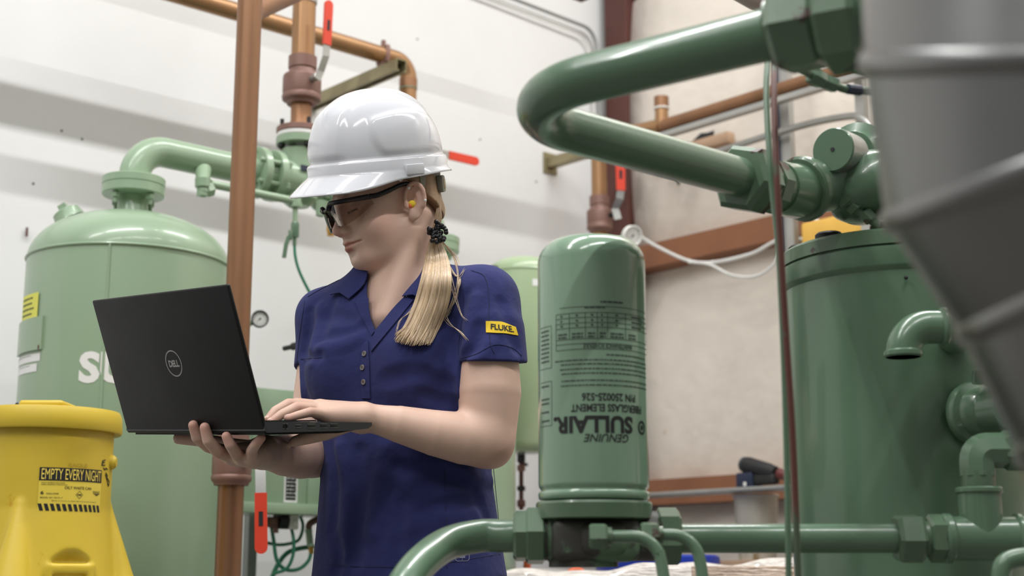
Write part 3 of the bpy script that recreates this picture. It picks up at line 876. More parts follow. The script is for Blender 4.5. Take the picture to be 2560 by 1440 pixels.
# pressure switch, fittings and looping green tubes below the box
ps = thing('pressure_switch', 'black pressure switch with white face under the control box', 'switch', LW(715, 1320, 0.68))
q = LW(714, 1302, 0.68); b = MB(); b.cyl(q - EL * 0.03, q + EL * 0.008, 0.024, n=24); b.build('body', rubber, ps)
q = LW(734, 1300, 0.70); b = MB(); b.box(q, (0.03, 0.012, 0.055), (EL, NL, UP), 0.004); b.hex(q - UP * 0.01, q - UP * 0.01 + NL * 0.012, 0.010); b.build('plate', whitepl, ps)
b = MB(); q = LW(690, 1306, 0.68); b.cyl(q - EL * 0.05, q + EL * 0.03, 0.010); b.hex(q - EL * 0.03, q, 0.016); b.cyl(q - UP * 0.03, q + UP * 0.015, 0.008); b.build('fitting', bronze, ps)
MB().cyl(LW(714, 1285, 0.68), LW(714, 1262, 0.68), 0.009).build('nipple', bronze, ps)
def htube(label, pts, r=0.0055, m=hose_m):
    return MB().tube(catmull(pts, 8), r, 10).build('air_tube', m, label=label, cat='tube', group='green air tubes under the control box')
Q = lambda px, py, o=0.66: LW(px, py, o)
htube('green air tube looping from under the control box to the needle fitting', [Q(676, 1300), Q(684, 1350), Q(692, 1400), Q(715, 1424), Q(748, 1422), Q(772, 1400), Q(779, 1370)])
htube('green air tube curving down behind the pressure switch', [Q(745, 1280, .62), Q(757, 1310, .62), Q(752, 1340, .62), Q(738, 1355, .62), Q(700, 1362, .62), Q(660, 1356, .62)], 0.005)
htube('green air tube hanging straight below the pressure switch plate', [Q(726, 1310, .68), Q(734, 1350, .69), Q(732, 1390, .69), Q(716, 1422, .68), Q(685, 1435, .66), Q(668, 1460, .64)], 0.005)
htube('green air tube sweeping in from the floor to the needle fitting', [Q(672, 1470, .6), Q(690, 1420, .6), Q(715, 1385, .62), Q(745, 1372, .63), Q(785, 1366, .64)], 0.007)
nf = thing('needle_fitting', 'pale green needle fitting on the looping air tubes', 'fitting', Q(776, 1380))
b = MB(); b.cyl(Q(772, 1330), Q(776, 1366), 0.010); b.hex(Q(771, 1322), Q(772, 1332), 0.011); b.build('body', pale, nf)
b = MB(); b.cyl(Q(776, 1366), Q(779, 1384), 0.0075); b.build('collar', brass, nf)
b = MB(); b.tube(catmull([Q(771, 1322), Q(776, 1308), Q(800, 1296)], 6), 0.010, 12); b.build('elbow', bronze, nf)
# grey post beside the riser
b = MB(); q0 = LW(632, 1170, 0.5); b.box(Vector((q0.x, q0.y, q0.z / 2)), (0.03, 0.03, q0.z), (EL, NL, UP)); b.build('dryer_leg', grey_st, label='grey steel leg standing behind the weathered copper riser', cat='post')
# slim vessel and second box to the right of the woman
s_ = A(1308, 700, 4.75); SV = Vector((s_.x, s_.y, 0)); rs = M(88, s_)
sv = thing('slim_vessel', 'slim pale green vessel with domed top behind the dark green canister', 'vessel', SV + UP * A(1308, 1130, 4.75).z)
zt_ = A(1308, 645, 4.75).z; zb_ = A(1308, 1130, 4.75).z
prof = [(zb_, 0), (zb_, rs * .8), (zb_ + .03, rs)] + [(zt_ - 0.058 + 0.058 * math.sin(math.pi / 2 * k / 10), rs * math.cos(math.pi / 2 * k / 10) ** 0.8 if k < 10 else 0) for k in range(11)]
MB().lathe(SV, UP, prof, 64).build('shell', palest, sv, 60)
MB().torus(SV + UP * (zt_ - 0.058), UP, rs, 0.003, 64, 6).build('weld_seam', palest, sv)
q = on_tank(SV, rs)(1241, 671); MB().cyl(q, q + (q - SV - UP * q.z).normalized() * 0.02, 0.009, n=10).build('plug', rubber, sv)
sp = patch(SV, rs, 1331, 697, 1352, 714, whitep, 'white_mark', sv, 0.001)
bx2 = thing('junction_box', 'pale green junction box fixed before the slim vessel', 'box', LW(1320, 1125, 0.6))
def LB(px, py, o=0.60): return LW(px, py, o)
c0 = LB(1290, 885); c1 = LB(1356, 1118)
cm = (c0 + c1) / 2; w = Vector((c1.x - c0.x, c1.y - c0.y, 0)).length + 0.02
b = MB(); b.box(Vector((cm.x, cm.y, cm.z)) + EL * 0.05, (w + 0.1, 0.02, abs(c0.z - c1.z)), (EL, NL, UP), 0.003); b.build('case', palest, bx2)
q = LB(1332, 1098); b = MB(); b.box(q + EL * 0.05 - UP * 0.0 + NL * 0.01, (w + 0.1, 0.05, 0.035), (EL, NL, UP), 0.003); b.build('bottom_flange', palest, bx2)
q = LB(1350, 940); b = MB(); b.box(q + EL * 0.06, (0.18, 0.05, 0.16), (EL, NL, UP), 0.003); b.build('raised_cover', palest, bx2)
sticker(bx2, 1296, 903, 1317, 992, 0.612, 8)
dp = thing('drain_assembly', 'rusty drain pipe hanging under the pale junction box', 'pipe', LB(1305, 1290))
b = MB(); b.tube([LB(1303, 1128), LB(1303, 1275)], 0.008, 10); b.build('pipe', oxide, dp)
for i, y in enumerate((1135, 1162, 1215, 1250)):
    b = MB(); b.hex(LB(1303, y), LB(1303, y + (22, 16, 12, 18)[i]), 0.0145); b.build('coupling', (rubber, bronze, rubber, oxide)[i], dp)
b = MB(); b.box(LB(1310, 1161) , (0.03, 0.006, 0.01), (EL, NL, UP)); b.build('drain_handle', rubber, dp)
# ================================================================== copper on the far side of the column
OR = 0.42
def RC(px, py, o=OR): return RW(px, py, o)
h0 = RC(1560, 345); h1 = RC(2150, 200); zc = (h0.z + h1.z) / 2; 
h0 = RC(1572, 338); 
rch = M(17, RC(1650, 318))
vx = A(1498, 450, h0.y + 0.03)
VX = Vector((vx.x, vx.y, 0))
rcv = M(19.5, vx)
zc = RC(1650, 318).z
cl2 = thing('copper_line', 'copper line along the insulated wall behind the dark green bend', 'pipe', VX)
k0 = (RC(1650, 318) - CORNER).dot(ER); 
hp = lambda k: Rp(k, OR, zc)
vdir = hp(0.0) - VX
b = MB(); b.tube(fillet([Vector((VX.x, VX.y, 0.6)), Vector((VX.x, VX.y, zc)), hp(k0)], 0.05, 8), rcv, 24); b.build('riser', copper2, cl2)
MB().tube([hp(k0 - 0.15), hp(3.6)], rch, 24).build('run', copper, cl2)
q = hp(k0 + 0.01); zt2 = RC(1654, 243).z
MB().cyl(q, Vector((q.x, q.y, zt2)), rch * 1.0, n=24).build('stub', copper2, cl2)
MB().cyl(Vector((q.x, q.y, zt2 - 0.045)), Vector((q.x, q.y, zt2)), rch * 1.1, n=24).build('stub_cap', copper, cl2)
MB().torus(Vector((q.x, q.y, zt2 - 0.047)), UP, rch * 1.06, 0.004, 24, 6).build('solder_ring', whitepl, cl2)
MB().torus(hp(k0 - 0.05), ER, rch * 1.05, 0.004, 24, 6).build('solder_ring', whitepl, cl2)
b = MB(); rgx = random.Random(9)
for k in range(10):
    b.ball(hp(k0 - 0.13 + 0.012 * k) + UP * (rch + rgx.uniform(-.004, .01)), rgx.uniform(.006, .012), 8, 6)
b.build('flux_residue', mat('pale_residue', (190, 176, 150), 0.8), cl2)
zv0 = A(1500, 490, VX.y).z; zv1 = A(1505, 582, VX.y).z
bv3 = ball_valve('ball_valve', 'bronze ball valve with upright red lever above the green canister', VX + UP * zv0, M(32, vx), zv0 - zv1, rcv)
s_ = Vector((0.25, -1, 0)).normalized()
q = A(1540, 535, VX.y - 0.05); b = MB(); b.cyl(Vector((VX.x, VX.y, q.z)), q, 0.010, n=12); b.hex(q - s_ * 0.004, q + s_ * 0.01, 0.012); b.build('stem', rubber, bv3)
Dl = VX.y - 0.06
lever(bv3, None, [A(1545, 548, Dl), A(1538, 522, Dl), A(1549, 497, Dl - .03), A(1552, 476, Dl - .03), A(1550, 385, Dl - .03)], M(19, A(1550, 430, Dl)), 3, s_)
# strut bracket on the white wall holding the riser
sb2 = thing('wall_strut', 'short strut arm with square base plate holding the far riser', 'bracket', LW(1376, 436, 0))
q0 = LW(1375, 409, 0.004); b = MB(); b.box(q0, (0.075, 0.008, 0.088), (EL, NL, UP)); b.build('base_plate', strutm, sb2)
e = (Vector((VX.x, VX.y, q0.z)) - q0); 
b = MB(); qq = q0 + NL * 0.32; b.box(q0 + NL * 0.21, (0.41, 0.041, 0.041), (NL, EL, UP)); b.build('arm', strutm, sb2)
b = MB(); q = RW(1730, 372, 0.10); b.box(q, (0.42, 0.05, 0.05), (ER, NR, UP), 0.01); b.build('timber_block', card, label='stained brown block below the far copper line', cat='block')
# strut under the copper run, uprights and conduit on the insulated wall
st = thing('strut_rack', 'grey strut rack fixed to the insulated wall carrying pipes', 'rack', Rp(1.5, 0.1, 0.9))
MB().box(hp(1.9) - UP * (rch + 0.012) , (3.2, 0.035, 0.02), (ER, NR, UP)).build('rail', alu_paint, st, 0)
def upright(px, w, y0, y1, o, m=alu_paint):
    a_ = RW(px, (y0 + y1) / 2, o); zA = RW(px, y0, o).z; zB = RW(px, y1, o).z
    b = MB(); b.box(Vector((a_.x, a_.y, (zA + zB) / 2)), (w, 0.03, zA - zB), (ER, NR, UP)); return b
for px, w, o in ((1962, 0.05, 0.30), (2152, 0.035, 0.34), (2200, 0.035, 0.34)):
    upright(px, w, -200, 640, o).build('upright', alu_paint, st, 0)
a_ = RW(1947, 300, 0.31); zA = RW(1962, -200, .30).z; zB = RW(1962, 640, .30).z; MB().box(Vector((a_.x, a_.y, (zA + zB) / 2)), (0.012, 0.034, zA - zB), (ER, NR, UP)).build('upright_edge', navy_tool, st, 0)
cd = [RW(1780, 384, 0.36), RW(1990, 318, 0.36), RW(2112, 292, 0.36), RW(2150, 296, 0.36), RW(2185, 330, 0.36), RW(2205, 400, 0.36), RW(2215, 640, 0.36)]
MB().tube(catmull(cd, 8), 0.013, 14).build('steel_conduit', zinc, label='bent silver conduit crossing below the far copper line', cat='conduit')
# torn insulation hole
b = MB(); q = RW(1762, 352, 0.085); rg = random.Random(2)
poly = [q + ER * (0.075 * math.cos(t) * rg.uniform(.7, 1.2)) + UP * (0.035 * math.sin(t) * rg.uniform(.7, 1.3)) for t in [k * 0.45 for k in range(14)]]
b.extrude(poly, NR, 0.004); b.build('torn_patch', rubber, label='dark torn patch in the insulation facing', cat='hole')
q = RW(1690, 440, 0.09); MB().tube(catmull([RW(1665, 438, .085), RW(1690, 448, .09), RW(1698, 462, .085)], 6), 0.006, 8).build('torn_strip', rubber, label='small dark tear under the lower green pipe arm', cat='hole')
# white cables and dial beside the canister
MB().tube(catmull([RW(1600, 590, .2), RW(1640, 615, .2), RW(1722, 652, .2), RW(1790, 655, .2), RW(1880, 634, .2), RW(1950, 600, .2), RW(2050, 598, .2)], 8), 0.007, 10).build('white_cable', whitepl, label='white cable swagged along the brown wall girt', cat='cable', group='white cables')
MB().tube(catmull([RW(1722, 655, .21), RW(1775, 662, .21), RW(1830, 688, .21), RW(1890, 690, .21), RW(1935, 660, .21), RW(1955, 606, .21)], 8), 0.006, 10).build('white_cable', whitepl, label='second white cable sagging lower below the girt', cat='cable', group='white cables')
for px, py in ((1724, 654), (1782, 657)):
    MB().torus(RW(px, py, .2), ER, 0.008, 0.003, 12, 6).build('cable_tie', whitepl, label='white tie holding the cables, the one nearer the %s' % ('canister' if px == 1724 else 'separator'), cat='tie')
MB().tube(catmull([RW(2000, 520, .22), RW(2060, 560, .22), RW(2140, 585, .22), RW(2230, 575, .22)], 8), 0.006, 10).build('white_cable', whitepl, label='grey white cable curving past the amber case', cat='cable', group='white cables')
q = RW(2110, 578, 0.25); MB().box(q, (0.30, 0.1, 0.10), (ER, NR, UP), 0.01).build('amber_case', amber, label='amber plastic case behind the separator lid', cat='box')
gq = A(1583, 590, 4.9)
gauge('dial_gauge', 'white-rimmed dial gauge tilted behind the canister top', gq, Vector((0.55, -1, -0.35)), M(27, gq), whitepl, gq + Vector((-0.12, 0.03, -0.02)))
# shelf, drill and bucket against the insulated wall
sh = thing('steel_shelf', 'grey steel shelf along the insulated wall below the brown girt', 'shelf', Rp(1.0, 0.3, 0))
a_ = RW(1630, 1237, 0.42); zsh = RW(1800, 1226, 0.42).z
MB().box(Rp(1.6, 0.36, zsh), (3.0, 0.13, 0.014), (ER, NR, UP), 0.004).build('top', alu_paint, sh, 30)
for k in (0.3, 2.9):
    MB().box(Rp(k, 0.36, zsh / 2 - .01), (0.04, 0.12, zsh - .02), (ER, NR, UP)).build('leg', grey_st, sh, 0)
dl = thing('cordless_drill', 'navy cordless drill lying on the steel shelf', 'drill', RW(1885, 1222, 0.36))
D = lambda px, py, o=0.36: RW(px, py, o)
b = MB(); b.lathe(D(1868, 1163), D(1945, 1183) - D(1868, 1163), [(-0.016, 0), (-0.016, 0.020), (-0.008, 0.029), (0.01, 0.031), (0.05, 0.029), (0.10, 0.027), (0.13, 0.022), (0.135, 0)], 28); b.build('motor_housing', rubber, dl)
b = MB(); q = D(1948, 1184); b.lathe(q, D(1945, 1183) - D(1868, 1163), [(0, 0), (0, 0.02), (0.03, 0.018), (0.045, 0.010), (0.045, 0)], 20); b.build('chuck', mat('dark_red_plastic', (96, 42, 40), 0.5), dl)
b = MB(); b.box(D(1914, 1198), (0.10, 0.044, 0.040), (ER, NR, UP), 0.012, 3); b.build('handle', rubber, dl)
b = MB(); q = D(1868, 1163); dd = (D(1945, 1183) - D(1868, 1163)).normalized(); b.lathe(q - dd * .022, dd, [(0, 0), (0, .024), (.004, .027), (.012, .027)], 24); b.build('rear_cap', mat('slate_tool_plastic', (58, 64, 74), 0.4), dl)
b = MB(); q = D(1872, 1202); b.box(q, (0.075, 0.06, 0.058), (ER, NR, UP), 0.008); b.build('battery', navy_tool, dl)
q = D(1862, 1210, 0.395); MB().box(q, (0.012, 0.002, 0.014), (ER, NR, UP)).build('battery_label', whitep, dl)
bk = thing('rusty_pail', 'rust-streaked grey pail under the steel shelf', 'pail', RW(1892, 1330, 0.36))
q = RW(1892, 1330, 0.30); zt_ = RW(1892, 1240, 0.30).z
zinc_rust = mat('rusty_zinc', (196, 190, 176), 0.5, metal=0.25, var=0.1, scale=4.0, stretch=(1, 1, 0.3), spots=(140, 116, 80), spot_scale=9.0, spot_amt=0.56)
b = MB(); rb = M(56, q); b.lathe(Vector((q.x, q.y, q.z - 0.1)), UP, [(0, 0), (0, rb * 0.82), (zt_ - q.z + 0.1, rb), (zt_ - q.z + 0.1, rb * 0.96), (0.01, rb * 0.78), (0.01, 0)], 36); b.build('shell', zinc_rust, bk)
MB().torus(Vector((q.x, q.y, zt_)), UP, rb, 0.005, 36, 8).build('rim', zinc_rust, bk)
pst = Vector((q.x, q.y, (q.z - 0.1) / 2)); MB().box(pst, (0.2, 0.2, q.z - 0.1), (ER, NR, UP), 0.005).build('wooden_crate', card, label='wooden crate the rusty pail stands on', cat='crate')
# wrapped pallet load, blue drum, orange hose in the low background
pl = thing('wrapped_load', 'pallet load in clear stretch wrap low behind the canister', 'pallet load', Vector((0.95, 4.0, 0)))
def loadmesh():
    nx, nz, ny = 44, 26, 26
    V = []; F = []
    rr = random.Random(8)
    P0 = A(1262, 1432, 3.9); P1 = A(1960, 1382, 3.7)
    X = Vector((P1.x - P0.x + 0.25, P1.y - P0.y, 0)); Xn = X.normalized(); Yn = Vector((-Xn.y, Xn.x, 0))
    zt = lambda s: P0.z + (P1.z - P0.z) * s + 0.004 * math.sin(40 * s) + 0.007 * math.sin(17 * s + 1)
    n = 0
    for i in range(nx + 1):
        s = i / nx
        prof = [(0, 0.02)] + [(0, zt(s) * t / 10) for t in range(1, 10)] + [(0.005, zt(s) - 0.012), (0.02, zt(s))] + [(0.02 + 0.7 * t / 8, zt(s)) for t in range(1, 9)] + [(0.74, 0.02)]
        n = len(prof)
        for d, z in prof:
            V.append(Vector((P0.x, P0.y, 0)) + X * s * 1.04 + Yn * (d + 0.004 * math.sin(31 * s + 9 * z)) + UP * z)
    for i in range(nx):
        for k in range(n - 1): F.append((i * n + k, (i + 1) * n + k, (i + 1) * n + k + 1, i * n + k + 1))
    F.append(tuple(range(n))); F.append(tuple(nx * n + k for k in range(n - 1, -1, -1)))
    return V, F, P0, Xn, X.length, Yn
V, F, P0, Xn, XL, Yn = loadmesh()
link_mesh('wrap_film', V, F, wrapm, pl, 60)
MB().box(Vector((P0.x, P0.y, 0.06)) + Xn * XL * 0.52 + Yn * 0.38, (XL * 1.06, 0.78, 0.11), (Xn, Yn, UP)).build('pallet', card, pl, 0)
q = A(1900, 1420, 3.62); MB().box(Vector((q.x, q.y, q.z - 0.12)), (0.34, 0.03, 0.25), (Xn, Yn, UP), 0.004).build('carton_side', mat('carton_under_film', (190, 166, 146), 0.25, var=0.2, scale=14.0, stretch=(1, 1, 7), bump=0.6, bscale=26.0, bdist=0.02, coat=0.5), pl)
bd = A(1760, 1400, 5.0); rbd = 0.22
b = MB(); b.lathe(Vector((bd.x - .16, bd.y, 0)), UP, [(0, 0), (0, rbd * .95), (0.05, rbd), (0.3, rbd), (0.32, rbd * 1.02), (0.34, rbd), (0.7, rbd), (A(1760, 1388, 4.5).z, rbd * .97), (A(1760, 1386, 4.5).z + 0.005, rbd * .9), (A(1760, 1386, 4.5).z, 0)], 48); b.build('blue_drum', blue_m, label='blue plastic drum low behind the horizontal green pipe', cat='drum')
MB().tube(catmull([A(1318, 1400, 4.4), A(1325, 1436, 4.4), A(1400, 1452, 4.3), A(1440, 1424, 4.3), A(1480, 1440, 4.3), A(1640, 1434, 4.3)], 8), 0.012, 10).build('orange_hose', mat('orange_hose', (206, 96, 56), 0.5), label='orange hose lying behind the wrapped load', cat='hose')
# ================================================================== dark green compressor in the foreground
FD = 1.80
fc = A(1481, 900, FD); FC = Vector((fc.x, fc.y, 0)); rf = M(136, fc)
fz0 = A(1481, 1252, FD).z; fz1 = A(1481, 586, FD - rf * 0.5).z
cn = thing('filter_canister', 'dark green spin-on filter canister with upside-down black print', 'filter', FC + UP * fz0)
prof = [(fz0, 0), (fz0, rf * .96), (fz0 + .002, rf * .995), (fz0 + .007, rf * 1.005), (fz0 + .010, rf * .995), (fz0 + .0115, rf * .96), (fz0 + .014, rf * .96), (fz0 + .016, rf * .99), (fz0 + .020, rf)]
rr_ = 0.032
prof += [(fz1 - rr_ + rr_ * math.sin(math.pi / 2 * k / 10), rf - rr_ + rr_ * math.cos(math.pi / 2 * k / 10)) for k in range(11)] + [(fz1 + .001, rf * .4), (fz1 + .002, 0)]
MB().lathe(FC, UP, prof, 96).build('can', filt, cn, 50)
ffp = on_tank(FC, rf)
# print, upside down: text frame runs right to left and downward
pa = ffp(1481, 900); aC = ang_of(FC, pa)
def fpr(u, v):      # u to the viewer's right, v up, from the print's centre line
    a = aC + u / rf
    return FC + Vector((math.cos(a), math.sin(a), 0)) * (rf + 0.0005) + UP * v
def uof(px, py=900): return (ang_of(FC, ffp(px, py)) - aC) * rf
def zof(py): return ffp(1481, py).z
def flipped(s, size, pxr, py_top, bold=0.0, sx=1.0, shear=0.0):
    """a line turned upside down whose first letter stands at the viewer's right (pxr) and whose feet are at py_top"""
    v, f = text_flat(s, size, bold=bold, sx=sx, shear=shear)
    u0 = uof(pxr); z0 = zof(py_top)
    return ([(u0 - a, z0 - b) for a, b in v], f)
its = [flipped('SULLAIR.', 0.0275, 1578, 1041, 0.0011, 1.0), flipped('GENUINE', 0.0135, 1570, 1085, 0.0002, 1.0, 0.25), flipped('FIBERGLASS ELEMENT', 0.0128, 1600, 1010, 0.0003, 0.80), flipped('P/N 250025-526', 0.0128, 1586, 983, 0.0003, 0.85)]
its.append(ring2d(uof(1601), zof(1063), 0.0058, 0.0088, 24)); its.append(ring2d(uof(1601), zof(1063), 0.0, 0.0034, 16))
print_on(its, fpr, 'lettering', black, cn, 0.006)
its = [flipped('MAINTENANCE SCHEDULE', 0.0075, 1580, 859, 0.0002, 0.72)]
rnd = random.Random(11)
def bars(x0, x1, y, h=0.0022):
    h *= .72
    u = uof(x0); ue = uof(x1)
    z = zof(y)
    while u < ue:
        l = rnd.uniform(.0016, .0075); its.append(rect(u, z - h / 2, min(u + l, ue), z + h / 2)); u += l + .0010
for y, x0, x1 in ((886, 1516, 1612), (899, 1388, 1614), (909, 1402, 1614), (921, 1400, 1614), (932, 1404, 1614), (950, 1404, 1614), (962, 1402, 1614)): bars(x0, x1, y)
bars(1503, 1560, 754, 0.003)
def hline(x0, x1, y, h=0.00035): its.append(rect(uof(x0), zof(y) - h, uof(x1), zof(y) + h))
def vline(x, y0, y1, h=0.00035): its.append(rect(uof(x) - h, zof(y1), uof(x) + h, zof(y0)))
hline(1400, 1615, 766); bars(1462, 1516, 768, .003)
for y in (781, 793, 806, 818, 846, 858, 872): hline(1391, 1616, y)
for x in (1391, 1424, 1464, 1494, 1520, 1565, 1616): vline(x, 781, 846)
vline(1391, 846, 872)
for x0, x1 in ((1396, 1418), (1430, 1458), (1470, 1488), (1500, 1516), (1526, 1560), (1572, 1590)):
    bars(x0, x1, 833, .003); bars(x0, x1, 841, .003)
for x0, x1 in ((1402, 1408), (1440, 1446), (1478, 1484), (1504, 1508), (1540, 1546), (1580, 1600), (1584, 1604)):
    for y in (787, 800, 812): bars(x0, x1, y, .003)
for y0, y1 in ((806, 912), (946, 1058)):
    vline(1379, y0, y1); hline(1352, 1379, y0); hline(1352, 1379, y1)
    n = int((y1 - y0) / 11)
    for k in range(1, n):
        if rnd.random() < 0.75: bars(1354, 1373, y0 + 11 * k, .003)
print_on(its, fpr, 'faded_print', softblack, cn, 0.006)
# filter head with ports
hd2 = thing('filter_manifold', 'cast iron filter head under the dark green canister', 'pipe fitting', FC + UP * A(1481, 1425, FD).z)
X3 = Vector((1, 0, 0)); Y3 = Vector((0, 1, 0))
zh = lambda py: A(1481, py, FD).z
b = MB(); b.lathe(FC, UP, [(zh(1300), 0), (zh(1300), rf * .99), (zh(1297), rf * 1.03), (zh(1262), rf * 1.05), (zh(1256), rf * 1.03), (zh(1256), 0)], 64, 0.2); b.build('mounting_flange', deep_worn, hd2, 20)
b = MB(); b.box(FC + UP * (zh(1296) + zh(1405)) / 2, (rf * 1.55, rf * 1.4, zh(1296) - zh(1405)), None, 0.012, 3); b.build('casting', cast, hd2, 40)
b = MB(); b.box(FC + Vector((rf * .12, -rf * .55, (zh(1302) + zh(1395)) / 2)), (rf * 0.9, rf * .5, zh(1302) - zh(1395)), None, 0.02, 3); b.build('casting_web', cast, hd2, 40)
b = MB(); b.cyl(FC + Vector((-rf * .2, 0, zh(1418))), FC + Vector((-rf * .2, 0, zh(1398))), rf * .62, n=20); b.build('drain_boss', cast, hd2)
zp = A(1340, 1340, FD).z
pc = lambda px, D=FD: Vector((A(px, 1340, D).x, D, zp))
b = MB(); b.cyl(pc(1415), pc(1366), 0.033, n=32, ch=0.004); b.cyl(pc(1395), pc(1383), 0.037, n=32, ch=0.003); b.build('port', deep_worn, hd2)
b = MB(); b.cyl(pc(1560), pc(1650), 0.031, n=32, ch=0.004); b.build('port', cast, hd2)
bp = thing('bent_pipe', 'dark green bent pipe leaving the filter head in front of the polo', 'pipe', A(1000, 1600, 1.5))
b = MB(); b.hex(pc(1364), pc(1312), 0.0375, 6, 0.12); b.hex(pc(1330), pc(1283), 0.0335, 6, 0.12); b.build('hex_nut', deep_worn, bp, 25)
b = MB(); b.cyl(pc(1372), pc(1360), 0.030, n=24); b.build('thread', cast, bp)
zp2 = zp
pth = catmull([pc(1340), pc(1270), pc(1200), A(1118, 1360, 1.77), A(1050, 1410, 1.71), A(1003, 1480, 1.66), A(978, 1570, 1.63), A(968, 1700, 1.62), A(966, 1900, 1.62)], 8)
MB().tube(pth, M(41, pc(1200)), 40).build('pipe', deep, bp, 60)
# horizontal pipe to the tee
hpz = A(1980, 1346, FD).z
q_ = lambda px, py=1346, D=FD: Vector((A(px, py, D).x, D, A(px, py, D).z if py != 1346 else hpz))
h_p = thing('feed_pipe', 'straight dark green pipe running from filter head to tee', 'pipe', q_(1950))
MB().tube([pc(1650), q_(1700), q_(2250)], M(36.5, q_(1980)), 40).build('pipe', deep, h_p, 60)
b = MB(); b.hex(pc(1640), pc(1700), 0.036, 6, 0.35); b.build('hex_nut', deep_worn, h_p, 25)
b = MB(); b.hex(q_(2238), q_(2306), 0.0325, 6, 0.12); b.build('hex_nut', deep_worn, h_p, 25)
b = MB(); b.hex(q_(2318), q_(2362), 0.030, 6, 0.5); b.cyl(q_(2300), q_(2322), 0.022); b.build('lock_nut', deep_worn, h_p, 25)
te2 = thing('pipe_tee', 'dark green pipe tee with elbow at the end of the feed pipe', 'pipe fitting', q_(2450) - UP * 0.03)
b = MB(); b.cyl(q_(2355), q_(2380), 0.031, n=36, ch=.003); b.cyl(q_(2372), q_(2560), 0.0275, n=36); b.cyl(q_(2535), q_(2556), 0.031, n=36, ch=.003)
xb = q_(2455); zU = A(2455, 1218, FD).z
b.cyl(xb, Vector((xb.x, xb.y, zU)), 0.0265, n=32); b.cyl(Vector((xb.x, xb.y, zU - 0.008)), Vector((xb.x, xb.y, zU)), 0.029, n=32, ch=.002); b.build('body', deep, te2, 40)
b = MB(); b.cyl(q_(2556), q_(2640), 0.024, n=32); b.build('nipple', deep, te2)
el = MB(); zE = A(2455, 1150, FD).z
el.cyl(Vector((xb.x, xb.y, zU)), Vector((xb.x, xb.y, zU + .02)), 0.021, n=24); el.build('thread', deep_worn, te2)
b = MB(); b.tube(fillet([Vector((xb.x, xb.y, zU + .014)), Vector((xb.x, xb.y, zE + .012)), Vector((xb.x + .04, xb.y, zE + .012))], 0.014, 6), 0.0225, 8); b.build('elbow', deep, te2, 30)
qe = Vector((xb.x + 0.032, xb.y, zE + 0.012)); b = MB(); b.hex(qe, qe + X3 * 0.034, 0.026, 6, 0.4); b.build('elbow_nut', deep_worn, te2, 25)
b = MB(); b.tube([qe + X3 * 0.03, qe + X3 * 0.2], 0.017, 24); b.build('outlet_pipe', deep, te2)
MB().tube(catmull([A(2500, 1470, 1.6), A(2508, 1415, 1.6), A(2540, 1396, 1.6), A(2600, 1392, 1.6)], 8), 0.0105, 20).build('loop_tube', deep, label='small bent dark green tube below the pipe tee', cat='tube')
# two thin tubes from the filter head
q0 = A(1500, 1342, 1.70)
def thin(label, y, x0, xe, D, xb2):
    t = thing('sensing_tube', label, 'tube', A(xb2, 1600, D), 'sensing tubes of the filter head')
    a_ = A(x0, y, D); e_ = A(xe, y, D); e_.z = a_.z
    MB().tube(fillet([a_, e_, A(xb2, 1440, D - .01), A(xb2 + 6, 1560, D - .02)], [0.032, 0.3], 8), 0.0072, 20).build('tube', deep, t)
    b = MB(); b.hex(a_ - X3 * 0.018, a_ + X3 * 0.003, 0.0155, 6, 0.2); b.cyl(a_, a_ + X3 * 0.008, 0.0105); b.build('flare_nut', deep_worn, t, 25)
thin('thin dark green tube bending down nearest the filter head', 1341, 1512, 1638, 1.68, 1662)
thin('thin dark green tube bending down beside the feed pipe', 1337, 1640, 1738, 1.71, 1757)
# separator vessel
SD = 2.06
sc_ = A(2252, 900, SD); SPc = Vector((sc_.x, sc_.y, 0)); rsp = 0.171
zr = A(1962, 717, SD).z
sep = thing('separator_tank', 'dark green separator tank with worn bolted lid', 'tank', SPc)
zf_ = A(1962, 677, SD).z
prof = [(0, 0), (0, rsp * .965), (zr - .008, rsp * .965), (zr - .002, rsp * .995), (zr, rsp), (zf_, rsp * 1.0), (zf_ + .002, rsp * .98), (zf_ + .002, 0)]
MB().lathe(SPc, UP, prof, 96).build('shell', deep, sep, 40)
zl0 = zf_ + 0.005; zl1 = zl0 + 0.022
MB().lathe(SPc, UP, [(zf_, 0), (zf_, rsp * .95), (zl0, rsp * .95), (zl0, rsp * .985), (zl1 - .004, rsp * .985), (zl1, rsp * .965), (zl1, 0)], 96).build('lid', deep_worn, sep, 40)
for k in range(10):
    a = 2 * math.pi * k / 10 + math.atan2(-0.55, -0.83)
    q = SPc + Vector((math.cos(a), math.sin(a), 0)) * rsp * .80 + UP * zl1
    b = MB(); b.cyl(q, q + UP * 0.012, 0.020, n=20, ch=.003); b.build('lid_bolt', rubber, sep)
q = on_tank(SPc, rsp)(2265, 694); MB().ball(q, 0.003, 8, 6).build('speck', rubber, sep)
